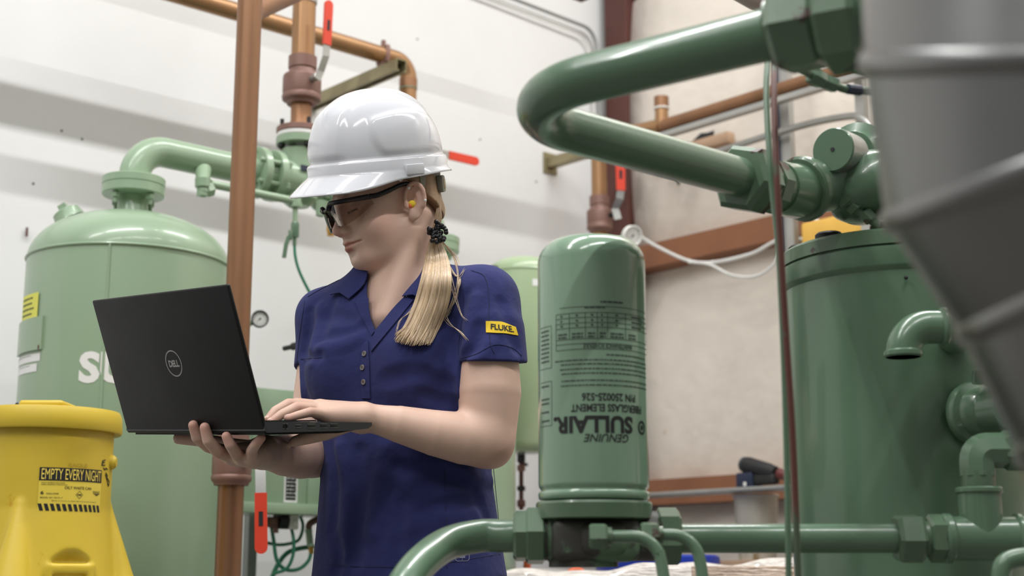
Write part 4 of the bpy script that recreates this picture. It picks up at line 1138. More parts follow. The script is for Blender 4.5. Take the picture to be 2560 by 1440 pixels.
# elbow and port on the vessel
vb = thing('vessel_elbow', 'dark green cast elbow turning down in front of the separator', 'pipe fitting', A(2250, 905, 1.80))
ED = 1.80
e0 = A(2420, 818, ED); e1 = A(2262, 818, ED); e2 = A(2262, 893, ED); e0.z = e1.z
pth = fillet([e0 + X3 * 0.05, Vector((e1.x - .004, e1.y, e1.z)), Vector((e1.x - .004, e1.y, e2.z))], 0.034, 12)
MB().tube(pth, 0.0215, 32).build('elbow', deep, vb, 60)
b = MB(); b.cyl(Vector((e1.x - .004, e1.y, e2.z)), Vector((e1.x - .004, e1.y, e2.z + .009)), 0.0245, n=32, ch=.002); b.build('mouth_rim', deep, vb)
b = MB(); b.cyl(A(2348, 818, ED), A(2368, 818, ED), 0.0255, n=32, ch=.003); b.build('collar', deep, vb)
b = MB(); b.tube([e0, e0 + Vector((0.02, 0.2, 0))], 0.02, 20); b.build('tail_pipe', deep, vb)
vp = thing('vessel_port', 'round dark green flanged port on the separator below the elbow', 'pipe fitting', A(2440, 1100, 1.84))
pq = A(2425, 1036, 1.90); dn = Vector((0.45, -1, 0)).normalized()
b = MB(); b.lathe(pq, dn, [(0, 0), (0, 0.041), (0.008, 0.043), (0.014, 0.041), (0.018, 0.034), (0.04, 0.032), (0.042, 0.030), (0.075, 0.029), (0.08, 0)], 40); b.build('port', deep, vp, 40)
b = MB(); q1 = pq + dn * 0.06; b.tube([q1, q1 + Vector((0.02, -0.01, 0.0)), q1 + Vector((0.13, 0, 0))], 0.027, 24); b.build('outlet', deep, vp)
MB().tube([A(2445, 960, 1.84), A(2446, 930, 1.84)], 0.008, 12).build('stub', deep, vp)
# ---- upper V-shaped pipe
ZU = 1.457
ups = thing('vee_pipe', 'thick dark green pipe bent in a vee above the canister', 'pipe', (0.1, 1.5, ZU - 0.03))
ver = Vector((-0.0366, 1.491, ZU)); d1 = Vector((0.873, -0.488, 0)); d2 = Vector((0.75, 0.662, 0)).normalized(); d1.normalize()
endA = ver + d1 * 0.36; endB = ver + d2 * 0.452
endA.z = A(2030, 70, endA.y).z; endB.z = A(1865, 446, endB.y).z
MB().tube(fillet([endA, ver, endB], 0.094, 20), 0.0262, 48).build('pipe', deep, ups, 60)
b = MB(); b.hex(endA - d1 * 0.02, endA + d1 * 0.03, 0.047, 6, 0.2); b.cyl(endA - d1 * 0.024, endA - d1 * 0.018, 0.034, n=32); b.build('union_nut', deep_worn, ups, 25)
b = MB(); b.hex(endA + d1 * 0.028, endA + d1 * 0.07, 0.053, 8, 0.2); b.build('union_body', deep_worn, ups, 25)
b = MB(); b.cyl(endA + d1 * 0.068, endA + d1 * 0.2, 0.04, n=32); b.build('stub', deep, ups)
dB = (A(1945, 470, 1.85) - endB).normalized()
b = MB(); b.hex(endB - dB * 0.012, endB + dB * 0.034, 0.047, 6, 0.3); b.build('union_nut', deep_worn, ups, 25)
g = A(1848, 405, endB.y - 0.03)
# check valve body behind the lower arm
cv = thing('check_valve', 'dark green check valve with capped port beside the tall thin tubes', 'valve', A(2080, 560, 1.92))
c0 = endB + dB * 0.034
b = MB(); b.cyl(c0 - dB * .004, c0 + dB * 0.05, 0.033, n=32); b.cyl(c0 + dB * 0.014, c0 + dB * 0.034, 0.037, n=8); b.build('inlet', deep_worn, cv, 30)
cB = A(2040, 462, 1.93); 
b = MB(); b.tube([c0 + dB * 0.04, A(1985, 478, 1.90), cB, A(2140, 445, 1.95)], [0.036, 0.038, 0.040, 0.044], 36); b.build('body', deep, cv, 50)
b = MB(); dt = (A(2040, 462, 1.93) - A(1985, 478, 1.90)).normalized(); q = A(2008, 472, 1.91); b.cyl(q - dt * 0.007, q + dt * 0.007, 0.046, n=32, ch=.003); b.build('ring', deep_worn, cv, 40)
vb_c = A(2160, 430, 1.95); cap_c = A(2062, 365, 1.88); cd_ = (cap_c - A(2150, 400, 1.97)).normalized()
b = MB(); b.lathe(A(2150, 400, 1.97) - cd_ * 0.03, cd_, [(0, 0), (0, 0.052), (0.045, 0.052), (0.05, 0.040), (0.062, 0.036), (0.062, 0)], 36); b.build('bonnet', deep, cv, 40)
b = MB(); b.lathe(A(2105, 383, 1.91), cd_, [(-0.02, 0.031), (0.0275, 0.031)], 36); b.build('cap', zinc, cv, 40)
b = MB(); b.lathe(A(2105, 383, 1.91), cd_, [(0.0275, 0.031), (0.030, 0.0295), (0.030, 0)], 36); b.build('cap_face', deep, cv, 40)
q = A(2105, 383, 1.91) + cd_ * 0.030; MB().lathe(q - cd_ * .002, cd_, [(0, 0.0035), (0.003, 0.003), (0.003, 0)], 10).build('cap_hole', rubber, cv)
b = MB(); b.lathe(vb_c, Vector((0.15, -0.25, -1)), [(-.02, 0), (-.018, .02), (-.01, .045), (0.006, 0.058), (0.03, 0.062), (0.05, 0.058), (0.062, 0.045), (0.068, .025), (0.07, 0)], 36); b.build('bowl', deep, cv, 60)
# small hose and fittings below the check valve
dl2 = thing('drain_fitting', 'dark little drain fitting hanging under the check valve', 'pipe fitting', A(2190, 562, 1.95))
p_ = [A(2118, 492, 1.92), A(2134, 518, 1.92), A(2160, 538, 1.92), A(2192, 562, 1.92)]
b = MB(); b.hex(A(2108, 486, 1.92), A(2126, 506, 1.92), 0.016); b.hex(A(2128, 508, 1.92), A(2145, 522, 1.92), 0.014); b.hex(A(2158, 530, 1.92), A(2180, 552, 1.92), 0.011); b.build('nuts', deep_worn, dl2, 25)
MB().tube(catmull(p_ + [A(2215, 590, 1.93)], 5), 0.006, 12).build('tube', deep_worn, dl2)
hs = thing('small_hose', 'thin dark green line with inline coupling under the upper pipe arm', 'hose', A(2060, 230, 1.55))
p_ = [A(1940, 140, 1.50), A(1978, 160, 1.52), A(2030, 188, 1.55), A(2065, 203, 1.56), A(2110, 222, 1.57), A(2150, 226, 1.58), A(2230, 236, 1.6)]
MB().tube(catmull(p_, 6), 0.0048, 12).build('line', deep_worn, hs)
b = MB(); b.hex(A(2026, 186, 1.55), A(2058, 204, 1.56), 0.0105); b.hex(A(2058, 202, 1.56), A(2092, 216, 1.565), 0.0092); b.build('coupling', deep, hs, 25)
MB().tube([A(2118, 222, 1.57), A(2150, 226, 1.58)], 0.0062, 10).build('sleeve', navy_tool, hs)
MB().tube(catmull([A(2100, 150, 1.45), A(2140, 170, 1.46), A(2200, 190, 1.48)], 6), 0.0062, 12).build('side_line', deep, label='short dark green line dropping behind the duct edge', cat='tube')
# the pair of tall thin tubes
MB().tube(catmull([A(1919, 150, 1.62), A(1916, 240, 1.60), A(1926, 420, 1.58), A(1946, 620, 1.58), A(1958, 850, 1.58), A(1966, 1100, 1.58), A(1972, 1440, 1.58), A(1976, 1900, 1.58)], 8), 0.0036, 14).build('tall_tube', deep, label='tall thin green tube crossing in front of the feed pipe', cat='tube', group='tall thin tubes')
MB().tube(catmull([A(1936, 150, 1.60), A(1935, 240, 1.57), A(1941, 420, 1.55), A(1952, 620, 1.55), A(1966, 850, 1.55), A(1982, 1100, 1.55), A(1995, 1440, 1.55), A(2006, 1900, 1.55)], 8), 0.0037, 14).build('tall_tube', mat('rust_green_tube', (72, 84, 66), 0.4, spots=(92, 52, 44), spot_scale=11.0, spot_amt=0.42, stretch=(1, 1, 0.6)), label='rust-blotched thin tube beside the tall green one', cat='tube', group='tall thin tubes')
# ---- galvanised elbow duct, very near
du = thing('spiral_duct', 'galvanised sheet metal duct elbow filling the near edge', 'duct', (0.45, 0.8, 0.95))
rdu = 0.128; n_r = 64
CU = Vector((0, -SP, CP))
ringspec = [((2690, -420), 4, 0.80), ((2712, 150), 1, 0.80), ((2745, 366), 20, 0.80), ((2925, 610), 24, 0.80), ((3060, 880), 28, 0.80), ((3420, 1300), 45, 0.82)]
rings = []; V = []
for (px, py), tl, D_ in ringspec:
    c_ = A(px, py, D_); yv = -ray(px, py).normalized(); xr = Vector((math.cos(math.radians(tl)), 0, 0)) + CU * math.sin(math.radians(tl)); xv = (xr - yv * xr.dot(yv)).normalized()
    rings.append((c_, xv, yv, 1.0))
for p, xv, yv, sc in rings:
    for k in range(n_r):
        w = 2 * math.pi * k / n_r; V.append(p + xv * math.cos(w) * rdu + yv * math.sin(w) * rdu)
for i in range(len(rings) - 1):
    vv = V[i * n_r:(i + 2) * n_r]
    ff = [(k, (k + 1) % n_r, n_r + (k + 1) % n_r, n_r + k) for k in range(n_r)]
    link_mesh('gore', vv, ff, galv, du, 60)
for p, xv, yv, sc in rings[1:-1]:
    bb = MB(); vv = []; m_ = 8; ff = []
    zv = xv.cross(yv)
    for k in range(n_r):
        w = 2 * math.pi * k / n_r; e = xv * math.cos(w) * sc + yv * math.sin(w)
        for j in range(m_):
            q = 2 * math.pi * j / m_
            vv.append(p + e * (rdu + 0.0035 * math.cos(q)) + zv * 0.0075 * math.sin(q))
    for k in range(n_r):
        for j in range(m_):
            k2 = (k + 1) % n_r; j2 = (j + 1) % m_
            ff.append((k * m_ + j, k2 * m_ + j, k2 * m_ + j2, k * m_ + j2))
    link_mesh('seam_bead', vv, ff, galv, du, 60)
# grey pipe at the top edge
MB().tube([A(1700, -120, 3.0), A(1895, -15, 2.8), A(2150, 90, 2.6)], 0.035, 32).build('grey_pipe', mat('grey_brown_pipe', (120, 104, 96), 0.4, metal=0.3), label='grey brown pipe glimpsed above the upper green arm', cat='pipe')
# ================================================================== yellow waste can
YD = 3.02
yc = A(112, 1200, YD); YC = Vector((yc.x, yc.y, 0))
zl = A(112, 1052, YD).z; ytop = A(112, 1026, YD).z
rl = M(180, A(112, 1052, YD)); rbod = M(161, A(112, 1150, YD))
z_b = zl - 0.40
wc = thing('waste_can', 'yellow oily waste can with black printed label', 'waste can', YC + UP * z_b)
so = Solid()
prof_r = lambda z: rbod + np.clip((zl - 0.188 - z) / 0.21, 0, 1) * 0.030
yc3 = np3(YC)
def can_fn(P):
    r = np.hypot(P[:, 0] - yc3[0], P[:, 1] - yc3[1])
    return np.maximum(np.maximum(r - prof_r(P[:, 2]), P[:, 2] - (zl - 0.002)), (z_b) - P[:, 2]) * 0.97
so.u(can_fn, 0.002)
def ydir(px, py=1300):
    p = on_tank(YC, rbod)(px, py); return ang_of(YC, p), p
for px in (48, 300):
    a, p = ydir(min(px, 268), 1270)
    if px == 300: a += 0.32
    e = Vector((math.cos(a), math.sin(a), 0))
    zt_ = A(60, 1262, YD - .1).z
    so.u(caps(YC + e * (rbod - 0.008) + UP * zt_, YC + e * (rbod + 0.030) + UP * z_b, 0.012, 0.050), 0.008)
a, p = ydir(172, 1400); e = Vector((math.cos(a), math.sin(a), 0)); tq = Vector((-e.y, e.x, 0))
za_ = A(172, 1418, YD - .13).z
za_ = A(172, 1370, YD - .13).z; zp_ = A(172, 1408, YD - .13).z
so.s(ell(YC + e * (rbod + 0.030) + UP * (za_ - 0.075), (0.066, 0.047, 0.078), (tq, e, UP)), 0.004)
so.u(rbox(YC + e * (rbod - 0.022) + UP * (zp_ - 0.10), (0.052, 0.034, 0.10), (tq, e, UP), 0.004), 0.004)
so.s(rbox(YC + e * (rbod + 0.012) + UP * (A(172, 1434, YD - .13).z - 0.03), (0.036, 0.02, 0.03), (tq, e, UP), 0.004), 0.003)
so.i(half((0, 0, z_b), (0, 0, -1)), 0.003)
Vc, Fc = so.mesh(YC + Vector((-.24, -.24, z_b - .01)), YC + Vector((.24, .24, zl + .01)), 0.004)
Vc = relax(Vc, Fc, 2, 0.4)
link_mesh('body', Vc, Fc, yel, wc, 180, fix=False)
lh = ytop - zl
prof = [(zl - 0.026, rbod - .002), (zl - 0.028, rl * .985), (zl - 0.024, rl), (zl + 0.008, rl * .985), (zl + 0.018, rl * .955), (ytop - .006, rl * .90), (ytop, rl * .6), (ytop, 0)]
MB().lathe(YC, UP, prof, 96).build('lid', yel, wc, 50)
e2 = Vector((0.15, -1, 0)).normalized(); b = MB(); b.box(YC + Vector((0.02, -0.07, ytop + .001)), (0.09, 0.10, 0.014), None, 0.006, 3); b.build('lid_tab', yel, wc)
a, p = ydir(264, 1155); e = Vector((math.cos(a + .25), math.sin(a + .25), 0)); b = MB(); q = Vector((0, 0, A(270, 1155, YD).z)) + YC + e * (rbod - .013); b.lathe(q, e, [(0, 0.016), (0.018, 0.015), (0.024, 0.010), (0.025, 0)], 20); b.build('hinge_boss', yel, wc)
# label print
yfp = on_tank(YC, rbod); aL = ang_of(YC, yfp(96, 1225)); zL = yfp(172, 1279).z; zT = yfp(172, 1170).z
WL = (ang_of(YC, yfp(251, 1225)) - aL) * rbod; HL = zT - zL
fl0 = wrap(YC, rbod + 0.0003, aL, zL); fl1 = wrap(YC, rbod + 0.0009, aL, zL)
n = 14; plain = []
for k in range(n): plain.append(rect(WL * k / n, 0, WL * (k + 1) / n, HL))
lab = print_on(plain, fl0, 'label', mat('yellow_label', (226, 202, 76), 0.4), wc)
def fit(s, x0, x1, y0, y1, bold=0.0, shear=0.0):
    v, f = text_flat(s, 1.0, bold=bold, shear=shear); xs = [p[0] for p in v]; ys = [p[1] for p in v]
    kx = (x1 - x0) / (max(xs) - min(xs)); ky = (y1 - y0) / (max(ys) - min(ys))
    return ([((a - min(xs)) * kx + x0, (b_ - min(ys)) * ky + y0) for a, b_ in v], f)
W, H = WL, HL
it = [rect(W * k / n, H * .70, W * (k + 1) / n, H) for k in range(n)]
it += [fit('OILY WASTE CAN', W * .36, W * .79, H * .515, H * .58, 0.012), fit('6', W * .03, W * .075, H * .38, H * .46, 0.015), fit('GALLONS', W * .11, W * .28, H * .385, H * .42, 0.012), fit('MODEL NO. 933-FL-Y', W * .03, W * .34, H * .295, H * .325, 0.008), fit('EAGLE', W * .83, W * .97, H * .45, H * .50, 0.012), fit('Made in U.S.A. by Eagle Manufacturing Company', W * .19, W * .91, H * .225, H * .25, 0.01)]
it += [fit('VACIE EL RECIPIENTE CADA NOCHE', W * .03, W * .36, H * .635, H * .66, 0.01), fit('VIDER LE RECIPIENT TOUS LES SOIRS', W * .03, W * .40, H * .595, H * .62, 0.01)]
cxd, cyd, rd = W * .59, H * .39, H * .095
dm = [(cxd - rd, cyd), (cxd, cyd - rd), (cxd + rd, cyd), (cxd, cyd + rd)]; di = [(cxd + (x - cxd) * .86, cyd + (y - cyd) * .86) for x, y in dm]
it.append((dm + di, [(0, 1, 5, 4), (1, 2, 6, 5), (2, 3, 7, 6), (3, 0, 4, 7)])); it.append(fit('FM', cxd - rd * .5, cxd + rd * .5, cyd - rd * .22, cyd + rd * .22, 0.04))
for k in range(5):
    sgn = (k - 2); it.append(([(W * .90 + sgn * W * .030, H * .44), (W * .90 + sgn * W * .030 + W * .022, H * .44), (W * .90 + sgn * W * .016 + W * .012, H * .385 + abs(sgn) * H * .016), (W * .90 + sgn * W * .016, H * .385 + abs(sgn) * H * .016)], [(0, 1, 2, 3)]))
for k in range(12):
    x = W * (k / 12); it.append(([(x, H * .17), (x + W * .05, H * .17), (min(x + W * .082, W), 0.001), (min(x + W * .032, W), 0.001)], [(0, 1, 2, 3)]))
print_on(it, fl1, 'label_print', black, lab, 0.012)
print_on([fit('EMPTY EVERY NIGHT', W * .03, W * .98, H * .725, H * .975, 0.0)], wrap(YC, rbod + 0.0014, aL, zL), 'label_heading', mat('yellow_heading', (240, 214, 96), 0.4), lab, 0.012)
print_on([fit('EAGLE', W * .40, W * .70, H * 1.04, H * 1.12, 0.01)], wrap(YC, rbod + 0.0006, aL, zL), 'embossed_mark', mat('yellow_embossed', (186, 158, 44), 0.5), wc, 0.012)
# scrawl and scuffs
def scrawl(pts, w=0.0012):
    P = []
    for px, py in pts:
        q = yfp(px, py); e = (q - YC); e.z = 0; P.append(q + e.normalized() * 0.0006)
    return P
b = MB()
for S in ([(256, 1152), (254, 1163)], [(256, 1152), (263, 1150)], [(255, 1157), (261, 1156)], [(254, 1163), (262, 1163)], [(258, 1170), (262, 1175), (264, 1170), (268, 1174)], [(264, 1182), (268, 1190), (266, 1196)], [(268, 1196), (272, 1204), (271, 1214)], [(263, 1186), (270, 1216)]):
    b.tube(scrawl(S), 0.0011, 5)
b.build('marker_scrawl', black, wc)
b = MB(); b.tube(scrawl([(124, 1371), (130, 1362), (132, 1364), (126, 1373)]), 0.0009, 5); b.build('scuff', rubber, wc)
q = YC + Vector((-0.02, -rl * .93, ytop - .004)); MB().ball(q, (0.004, 0.002, 0.004), 8, 6).build('scuff', rubber, wc)
# bench the can stands on
bn = thing('steel_bench', 'low grey steel bench under the yellow can', 'bench', YC)
MB().box(YC + UP * (z_b - 0.02), (0.52, 0.5, 0.04), None, 0.005).build('top', grey_st, bn, 30)
for sx_ in (-1, 1):
    for sy_ in (-1, 1): MB().box(YC + Vector((sx_ * .22, sy_ * .21, (z_b - .04) / 2)), (0.04, 0.04, z_b - .04), None).build('leg', grey_st, bn, 0)
# ================================================================== laptop
lap_m = mat('black_laptop_shell', (25, 24, 25), 0.5, var=0.25, scale=9.0, rvar=0.05, bump=0.03, bscale=300.0, bdist=0.0005, spec=0.25)
lap_s = mat('grey_black_laptop_side', (52, 53, 56), 0.40)
lap_k = mat('laptop_keys', (20, 20, 21), 0.5)
lap_logo = mat('grey_logo_metal', (150, 148, 146), 0.3, metal=0.6)
Pn = A(661, 1082, 2.10); Pf = A(316, 1081, 2.362); Pd = A(933, 1078, 2.228)
LWv = (Pf - Pn).normalized(); LDv = (Pd - Pn); LDv = (LDv - LWv * LDv.dot(LWv)).normalized(); LNv = LDv.cross(LWv).normalized()
if LNv.z < 0: LNv = -LNv
LAPW = (Pf - Pn).length; LAPD = 0.208
def LP(w, d, h): return Pn + LWv * w + LDv * d + LNv * h
def proj(p):
    q = Vector(p) - Vector((0, 0, CAM_Z)); fw = q.y * CP + q.z * SP; up_ = -q.y * SP + q.z * CP
    return 1280 + FPX * q.x / fw, 720 - FPX * up_ / fw
best = min(((proj(LP(0, 0.004, 0.012) + (LNv * math.cos(math.radians(a_)) - LDv * math.sin(math.radians(a_))) * L_)[0] - 576) ** 2 + (proj(LP(0, 0.004, 0.012) + (LNv * math.cos(math.radians(a_)) - LDv * math.sin(math.radians(a_))) * L_)[1] - 708) ** 2, a_, L_) for a_ in range(0, 40) for L_ in [0.19 + 0.002 * k for k in range(25)])
ALF, LIDL = math.radians(best[1]), best[2]
LGv = LNv * math.cos(ALF) - LDv * math.sin(ALF); LOv = LWv.cross(LGv).normalized()
if LOv.dot(LDv) > 0: LOv = -LOv             # out of the lid's back
lp = thing('laptop', 'black open laptop balanced on one hand', 'laptop', Pn)
b = MB()
# base: wedge profile extruded across the width
pr = [(0.0, 0.003), (0.006, 0.0), (0.16, 0.001), (0.200, 0.004), (LAPD, 0.008), (LAPD, 0.0135), (0.0, 0.0165)]
b.extrude([LP(0.0, d, h) for d, h in pr], LWv, LAPW); base = b.build('base', lap_s, lp, 30)
b = MB(); b.extrude([LP(0.012, d, h) for d, h in ((0.01, -0.0035), (0.15, -0.0025), (0.185, 0.002), (0.01, 0.002))], LWv, LAPW - 0.024); b.build('bottom_cover', lap_m, lp, 30)
b = MB(); b.box(LP(LAPW / 2, 0.075, 0.0163), (LAPW * 0.86, 0.10, 0.0012), (LWv, LDv, LNv)); kb = b.build('keyboard', lap_k, lp, 0)
b = MB()
for r_ in range(6):
    for c_ in range(14):
        b.box(LP(LAPW * (0.09 + 0.0605 * c_ + 0.03), 0.033 + 0.0168 * r_, 0.0175), (LAPW * 0.053, 0.0145, 0.0014), (LWv, LDv, LNv))
o = b.build('keys', lap_k, kb, 0); o['kind'] = 'stuff'
b = MB(); b.box(LP(LAPW / 2, 0.165, 0.0146), (0.10, 0.058, 0.0012), (LWv, LDv, LNv)); b.build('touchpad', lap_s, lp, 0)
# ports on the near side
for nm, d, wd, hh in (('power_port', 0.038, 0.0075, 0.0070), ('usb_c_port', 0.062, 0.009, 0.0035), ('video_port', 0.087, 0.014, 0.0052), ('usb_port', 0.111, 0.0125, 0.0055), ('usb_port', 0.131, 0.0125, 0.0055)):
    b = MB()
    if nm == 'power_port': b.lathe(LP(0.0004, d, 0.0092), -LWv, [(0, 0), (0, 0.0042), (0.0012, 0.0042), (0.0012, 0.0034), (0.0004, 0.0034), (0.0004, 0)], 18)
    else:
        b.box(LP(-0.0002, d, 0.0092), (0.0008, wd, hh), (LWv, LDv, LNv), 0.0003)
    po = b.build(nm, lap_k, lp, 30)
    b = MB()
    for sg in (-1, 1): b.box(LP(-0.0004, d, 0.0092 + sg * (hh / 2 + 0.0003)), (0.0008, wd + 0.0012, 0.0005), (LWv, LDv, LNv))
    b.build('port_rim', zinc, po, 0)
# lid
HG = LP(0, 0.004, 0.012)
def LL(w, g, o_): return HG + LWv * w + LGv * g + LOv * o_
b = MB(); b.box(LL(LAPW / 2, LIDL / 2 - 0.006, 0.0028), (LAPW, LIDL + 0.012, 0.0065), (LWv, LGv, LOv), 0.0028, 3); lid = b.build('lid', lap_m, lp, 30)
b = MB(); b.box(LL(LAPW / 2, LIDL / 2 + 0.004, -0.0008), (LAPW * 0.95, LIDL * 0.86, 0.0008), (LWv, LGv, LOv)); b.build('screen', mat('dark_screen', (14, 16, 20), 0.15), lid, 0)
b = MB(); b.box(LL(LAPW / 2, 0.001, -0.002), (LAPW * 0.82, 0.012, 0.011), (LWv, LGv, LOv), 0.004, 3); b.build('hinge_bar', lap_m, lid, 40)
def onlid(u, v): return LL(LAPW / 2 - u + 0.0, LIDL * 0.475 + v, 0.0064)
# viewer's left is +w
it = [ring2d(0, 0, 0.0195, 0.0215, 48)]
v, f = text_flat('DELL', 0.0145, bold=0.0006, align='CENTER', sx=0.92, space=0.92); it.append(([(a, b_ - 0.0052) for a, b_ in v], f))
print_on(it, onlid, 'lid_logo', lap_logo, lid)
# ================================================================== the woman
skin = mat('skin', (212, 178, 160), 0.46, var=0.045, scale=22.0, sss=0.12, bump=0.05, bscale=900.0, bdist=0.0006, vcol=True, spec=0.35)
navy = mat('navy_knit_cotton', (46, 50, 97), 0.85, var=0.07, scale=18.0, bump=0.35, bscale=26.0, bdist=0.010, sheen=0.05, spec=0.12)
navy_d = mat('navy_seam_thread', (36, 38, 74), 0.9)
hair_m = mat('blonde_hair', (206, 174, 132), 0.42, var=0.16, scale=60.0, stretch=(3, 3, 0.4), spec=0.4, vcol=True)
hairback = mat('dark_blonde_hair', (156, 126, 96), 0.5, var=0.2, scale=90.0, stretch=(1, 1, 0.35), bump=0.5, bscale=260.0, bdist=0.003)
hat_m = mat('white_hat_plastic', (214, 215, 220), 0.12, var=0.008, scale=3.0, coat=0.6)
blackpl = mat('black_glossy_plastic', (18, 18, 22), 0.28)
person = thing('person', 'woman in navy polo and white hard hat typing on a laptop', 'person', (A(1015, 1440, 2.47).x, 2.47, 0))
YAW = math.radians(30)
FB = Vector((-math.sin(YAW), -math.cos(YAW), 0)); LB_ = Vector((math.cos(YAW), -math.sin(YAW), 0))
BX = (LB_, FB, UP)
tz = lambda py: A(1010, py, 2.47).z
rows = [(2100, .165, .120), (1700, .176, .126), (1500, .176, .126), (1420, .168, .121), (1300, .158, .114), (1200, .151, .109), (1100, .152, .110), (1000, .158, .115), (900, .163, .114), (820, .163, .104), (770, .150, .092), (725, .120, .075), (690, .085, .060), (650, .060, .052)]
rz = np.array([tz(r[0]) for r in rows]); ra_ = np.array([r[1] for r in rows]); rb_ = np.array([r[2] for r in rows])
pTop = A(1000, 760, 2.48); pBot = A(1020, 1400, 2.47)
lbn = np3(LB_); fbn = np3(FB)
def torso(grow=0.0):
    def fn(P):
        z = P[:, 2]
        t = (z - pBot.z) / (pTop.z - pBot.z)
        cx_ = pBot.x + (pTop.x - pBot.x) * t; cy_ = pBot.y + (pTop.y - pBot.y) * t
        X = (P[:, 0] - cx_) * lbn[0] + (P[:, 1] - cy_) * lbn[1]; Y = (P[:, 0] - cx_) * fbn[0] + (P[:, 1] - cy_) * fbn[1]
        a = np.interp(z, rz, ra_) + grow; c = np.interp(z, rz, rb_) + grow
        k = (np.abs(X / a) ** 2.3 + np.abs(Y / c) ** 2.3) ** (1 / 2.3)
        g = np.sqrt((X / (a * a)) ** 2 + (Y / (c * c)) ** 2) * 1.0
        d = np.where(g > 1e-6, (k - 1) * k / np.maximum(g, 1e-6) / np.maximum(k, 1e-6), -0.1)
        d = np.clip(d, -0.12, 1.0)
        return np.maximum(d, z - (rz.max() + 0.02)) * 0.9
    return fn
def TB(t, q, py):
    z = tz(py); s = (z - pBot.z) / (pTop.z - pBot.z)
    return Vector((pBot.x + (pTop.x - pBot.x) * s, pBot.y + (pTop.y - pBot.y) * s, z)) + LB_ * t + FB * q
SHL = A(1212, 752, 2.385); SHR = A(812, 792, 2.545)
ELB = A(1219, 1098, 2.345); ELR = A(782, 1132, 2.50)
WRL = A(916, 1043, 2.285)
# ---- head frame
PHI = math.radians(63); DEL = math.radians(17); ROLL = math.radians(0)
f0 = Vector((-math.sin(PHI), -math.cos(PHI), 0)); l0 = Vector((math.cos(PHI), -math.sin(PHI), 0))
Hf = f0 * math.cos(DEL) - UP * math.sin(DEL); Hu = UP * math.cos(DEL) + f0 * math.sin(DEL); Hl = l0
HC = A(975, 511, 2.445)
HAX = (Hl, Hf, Hu)
def H(x, y, z): return HC + Hl * x + Hf * y + Hu * z
body = Solid()
# torso and shoulders (kept just inside the shirt)
body.u(torso(-0.018), 0.01)
NB = A(996, 742, 2.475)
body.u(caps(NB + LB_ * 0.02, SHL, 0.052, 0.040), 0.03)
body.u(caps(NB - LB_ * 0.02, SHR, 0.056, 0.040), 0.03)
# neck
body.u(caps(H(0, -0.030, -0.035), A(1004, 745, 2.48), 0.050, 0.053), 0.02)
body.u(caps(A(992, 690, 2.445), A(982, 800, 2.425), 0.036, 0.040), 0.03)
body.u(caps(H(0.050, -0.030, -0.035), A(966, 790, 2.385), 0.012, 0.009), 0.03)
# skull and face
body.u(ell(H(0, -0.004, 0.045), (0.074, 0.096, 0.084), HAX), 0.01)
body.u(ell(H(0, 0.036, -0.012), (0.0635, 0.060, 0.078), HAX), 0.02)
body.u(ell(H(0, 0.030, -0.056), (0.056, 0.056, 0.048), HAX), 0.02)
body.u(caps(H(0.046, 0.004, -0.052), H(0.017, 0.066, -0.083), 0.017, 0.018), 0.025)
body.u(caps(H(-0.046, 0.004, -0.052), H(-0.017, 0.066, -0.083), 0.017, 0.018), 0.025)
body.u(ell(H(0, 0.073, -0.084), (0.024, 0.019, 0.017), HAX), 0.018)
body.u(ell(H(0, 0.030, -0.082), (0.038, 0.045, 0.018), HAX), 0.025)       # softness under the chin
for s in (-1, 1):
    body.u(ell(H(0.036 * s, 0.056, -0.036), (0.025, 0.026, 0.028), HAX), 0.02)
    body.u(caps(H(0.012 * s, 0.090, 0.024), H(0.046 * s, 0.074, 0.020), 0.009, 0.008), 0.015)
body.u(ell(H(0, 0.074, -0.056), (0.031, 0.024, 0.020), HAX), 0.015)        # muzzle
for s in (-1, 1):
    body.s(ell(H(0.031 * s, 0.100, 0.002), (0.016, 0.014, 0.011), HAX), 0.014)
    body.u(ell(H(0.032 * s, 0.0765, 0.001), (0.0155, 0.0125, 0.0115), HAX), 0.004)
    body.s(caps(H(0.018 * s, 0.0895, -0.0035), H(0.045 * s, 0.0835, -0.004), 0.0011), 0.003)
# nose
body.u(caps(H(0, 0.089, 0.014), H(0, 0.107, -0.026), 0.0075, 0.0092), 0.010)
body.u(ell(H(0, 0.1085, -0.0285), (0.0102, 0.0105, 0.0095), HAX), 0.006)
for s in (-1, 1):
    body.u(ell(H(0.0118 * s, 0.0985, -0.0325), (0.0072, 0.0098, 0.0078), HAX), 0.005)
    body.s(ell(H(0.0062 * s, 0.1030, -0.0405), (0.0034, 0.0050, 0.0042), HAX), 0.003)
body.u(caps(H(0, 0.098, -0.036), H(0, 0.097, -0.046), 0.006, 0.006), 0.008)
# lips
for s in (-1, 1):
    body.u(chain([H(0, 0.0990, -0.0535), H(0.009 * s, 0.0975, -0.0520), H(0.032 * s, 0.0850, -0.0560)], [0.0050, 0.0054, 0.0030]), 0.004)
    body.u(chain([H(0, 0.0965, -0.0628), H(0.011 * s, 0.0945, -0.0628), H(0.031 * s, 0.0845, -0.0572)], [0.0072, 0.0068, 0.0030]), 0.004)
    body.s(chain([H(0, 0.1050, -0.0575), H(0.012 * s, 0.1005, -0.0570), H(0.036 * s, 0.0860, -0.0570)], [0.0018, 0.0018, 0.0016]), 0.0025)
body.s(ell(H(0, 0.101, -0.074), (0.018, 0.008, 0.006), HAX), 0.010)
